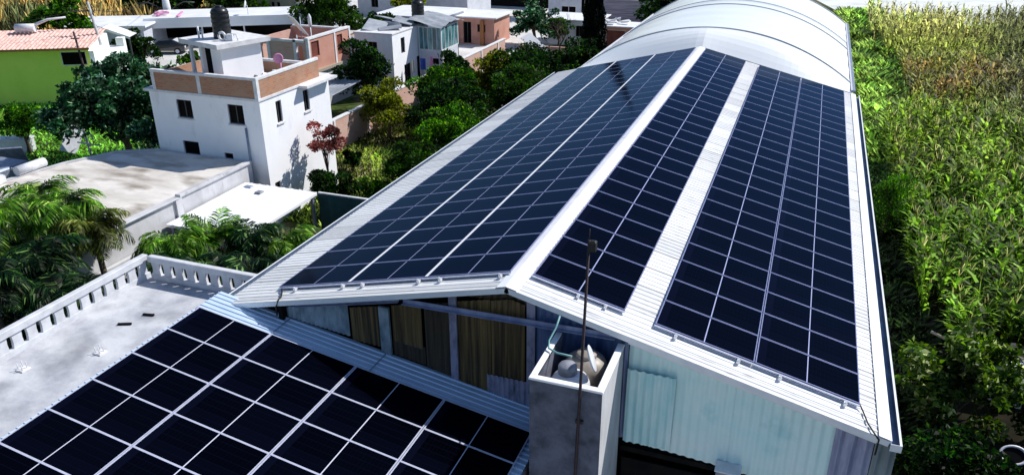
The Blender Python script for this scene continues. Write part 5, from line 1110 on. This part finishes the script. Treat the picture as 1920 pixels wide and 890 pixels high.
palm('bright upright palm in the middle of the palm bed by the patio roof', (-15.7, 10.2, 0), 2.5, 1.5, 44, 'lf_palm', droop=.6)
palm('spreading palm left in the palm bed below the patio roof', (-16.3, 8.6, 0), 2.7, 1.8, 40, 'lf_palm')
palm('palm with feathery top right of the bright palm', (-13.9, 10.4, 0), 2.7, 1.7, 40, 'lf_palmd')
palm('palm with arching fronds nearest the warehouse eave', (-12.7, 10.6, 0), 2.5, 1.7, 38, 'lf_palm')
palm('small pale palm behind the short railing', (-12.6, 7.0, 0), 2.9, 1.4, 30, 'lf_palmy')
palm('dark palm behind the railing corner', (-15.2, 6.8, 0), 2.6, 1.5, 34, 'lf_palmd')
palm('deep shaded palm in the centre of the palm bed', (-14.3, 8.4, 0), 2.0, 1.8, 40, 'lf_palmd')
palm('shaded palm between the short railing and the eave', (-11.0, 8.0, 0), 2.0, 1.7, 36, 'lf_palmd')

palm('dark palm low at the left edge beneath the tall palms', (-18.6, 3.2, 0), 2.8, 1.8, 40, 'lf_palmd')
palm('dark palm at the foot of the tall sunlit palms', (-20.2, 5.4, 0), 3.0, 1.8, 40, 'lf_palmd')
palm('dark palm between the long railing and the garden wall', (-16.9, 5.2, 0), 2.2, 1.6, 36, 'lf_palmd')
palm('tall dark palm shading the short railing beside the warehouse eave', (-10.6, 6.0, 0), 3.9, 1.5, 34, 'lf_palmd')
palm('dark palm between the small pale palm and the railing corner', (-11.9, 5.9, 0), 3.8, 1.4, 34, 'lf_palmd')
# maize
def maize_proto(nl, seg, h):
    Q = []
    for k in range(nl):
        z0 = h * (.25 + .65 * k / nl); az = (k % 2) * np.pi + rng.uniform(-.5, .5); L0 = h * .42 * rng.uniform(.8, 1.2); p = np.array([0, 0, z0]); d = np.array([math.cos(az) * .55, math.sin(az) * .55, .9]); side = np.array([-math.sin(az), math.cos(az), 0.]); wd = .082 * (1 if seg > 2 else 1.25)
        d /= np.linalg.norm(d); prev = p; pw = wd * .5
        for s_ in range(seg):
            p = prev + d * L0 / seg; cw = wd * (1 - ((s_ + 1) / seg) ** 2) ; tw_ = rng.normal() * .2; sd_ = side * math.cos(tw_) + np.array([0, 0, math.sin(tw_)])
            Q.append([prev - side * pw, prev + side * pw, p + sd_ * cw, p - sd_ * cw]); prev = p; pw = cw; d = d + np.array([0, 0, -1.55 / seg]) ; d /= np.linalg.norm(d)
    w_ = .018; Q.append([[-w_, 0, 0], [w_, 0, 0], [w_ * .5, 0, h], [-w_ * .5, 0, h]])
    for k in range(4): az = rng.uniform(0, 6.3); Q.append([[0, -.01, h * .98], [0, .01, h * .98], [.12 * math.cos(az), .12 * math.sin(az) + .01, h * 1.12], [.12 * math.cos(az), .12 * math.sin(az) - .01, h * 1.12]])
    return np.array(Q)
protos = {'n': [maize_proto(11, 4, 2.3) for _ in range(8)], 'm': [maize_proto(8, 3, 2.3) for _ in range(8)], 'f': [maize_proto(7, 2, 2.4) for _ in range(6)]}
from mathutils import noise as mn
def nz(x, y, s): return mn.noise(Vector((x * s, y * s, 3.3)))
Vs, Cs = [], []
def leafcol(x, y):
    j = nz(x, y, .12); k = nz(x + 50, y, .45)
    green = np.array([.10, .185, .012]); lime = np.array([.22, .28, .03]); gold = np.array([.36, .34, .09]); brown = np.array([.24, .13, .05]); olive = np.array([.085, .095, .04])
    c = green * (1 + .7 * k)
    if y > 30: c = c * .7 + lime * .3 * (1 + k)
    tb = math.exp(-((y - 57 + 4 * j) / 6.5) ** 2) * max(0, min(1, (x - 10.5) / 2)) * (.35 + .9 * max(0, min(1, .5 + 2.2 * k))); tb = min(tb, 1); c = c * (1 - .85 * tb) + brown * .85 * tb * (1 + .5 * k)
    if y > 58: t = min(1, (y - 58) / 22); c = c * (1 - t) + (gold if j + k * .5 > -.05 else lime * 1.3) * t; u_ = max(0, min(1, (y - 74) / 18)); c = c * (1 - .5 * u_) + np.array([.55, .56, .30]) * .5 * u_  # leaves pale with distance: haze put into their colour
    to = max(0, min(1, (x - (15.2 + (y - 40) * .125)) / 3.5)) * max(0, min(1, (y - 36) / 12)); c = c * (1 - .8 * to) + olive * .8 * to * (1 + .6 * k)
    return c
x0e = lambda y: 10.9 if y < 42 else 10.9 + min(2.3, (y - 42) * .35) * (1 if y < 62 else max(.35, 1 - (y - 62) * .04))
x = 11.0
while x < 36:
    y = 13.6 + rng.uniform(0, .4)
    while y < 96.5:
        sp = .30 if y < 42 else .42 if y < 66 else .55; band = 'n' if y < 42 else 'm' if y < 66 else 'f'
        if x > x0e(y) and x < 24 + max(0, y - 31) * .19 and not (y < 17 and x < 11.2) and nz(x, y, .6) > -.40 and not (y > 93 and 13 < x < 25) and not (11.9 < x < 14.2 and y < 15.0):
            px_ = x + rng.normal() * .07; Qp = protos[band][rng.integers(len(protos[band]))]; a = rng.uniform(0, 6.283); s_ = rng.uniform(.75, 1.15) * (1 + .15 * nz(x, y, .2)); c_, n_ = math.cos(a) * s_, math.sin(a) * s_
            V = np.empty_like(Qp); V[..., 0] = Qp[..., 0] * c_ - Qp[..., 1] * n_ + px_; V[..., 1] = Qp[..., 0] * n_ + Qp[..., 1] * c_ + y; V[..., 2] = Qp[..., 2] * s_; V[..., 0] += Qp[..., 2] * rng.normal() * .05; V[..., 1] += Qp[..., 2] * rng.normal() * .05
            C_ = np.tile(leafcol(x, y), (len(V), 1)); C_[-4:] = (.26, .25, .09); Vs.append(V); Cs.append(C_)
        y += sp * rng.uniform(.7, 1.3)
    x += .82
o = quads_obj('maize_field', np.concatenate(Vs), M['maize'], cols=np.concatenate(Cs)); tag(o, 'tall green and ripening maize crop filling the field right of the warehouse', 'maize', kind='stuff')
print('maize quads', sum(len(v) for v in Vs))
# weeds and grass
def grass(name, label, region, n, h, wd, colf, mk='grass', cat='grass', lean=.5):
    xs = rng.uniform(region[0], region[1], n); ys = rng.uniform(region[2], region[3], n); az = rng.uniform(0, 2 * np.pi, n); hh = h * rng.uniform(.5, 1.3, n)
    hh *= np.array([1 + .8 * nz(a, b, .5) for a, b in zip(xs, ys)])
    d = np.stack([np.cos(az) * lean, np.sin(az) * lean, np.ones(n)], 1) * hh[:, None]; s_ = np.stack([-np.sin(az), np.cos(az), np.zeros(n)], 1) * wd; P = np.stack([xs, ys, np.zeros(n)], 1)
    V = np.stack([P - s_, P + s_, P + d * np.array([1.3, 1.3, .8]) + s_ * .6, P + d * np.array([1.9, 1.9, 1]) - s_ * .6], 1); C = np.array([colf(a, b) for a, b in zip(xs, ys)])
    o = quads_obj(name, V, M[mk], cols=C); return tag(o, label, cat, kind='stuff')
grass('weed_strip', 'pale lime weeds and grass strip between the arched hall and the maize', (8.6, 13.4, 36, 99), 26000, .75, .10, lambda a, b: np.array([.21, .32, .06]) * (1 + .8 * nz(a, b, .22)) * (.6 if a < 9.4 else 1))
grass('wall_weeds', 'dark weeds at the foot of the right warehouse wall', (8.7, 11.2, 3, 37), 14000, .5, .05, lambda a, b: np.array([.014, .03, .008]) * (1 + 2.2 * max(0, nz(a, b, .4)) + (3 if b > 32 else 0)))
grass('garden_grass', 'rough grass and weeds in the garden beside the brick wall', (-21.3, -8.8, 17.5, 56), 30000, .28, .045, lambda a, b: np.array([.11, .15, .02]) * max(.08, 1 + 2.2 * nz(a, b, .25)))
grass('lawn_grass', 'bright green grass in front of the lime green house', (-60, -32, 17.5, 42), 34000, .22, .06, lambda a, b: np.array([.12, .27, .03]) * (1 + .7 * nz(a, b, .2)))
grass('dry_reeds', 'golden dry crop beyond the tiled house at the top left', (-112, -66, 52, 92), 26000, 2.0, .09, lambda a, b: (np.array([.38, .28, .10]) if nz(a, b, .15) > -.1 else np.array([.12, .13, .05])) * (1 + .6 * nz(a, b, .5)), lean=.18, cat='dry crop')
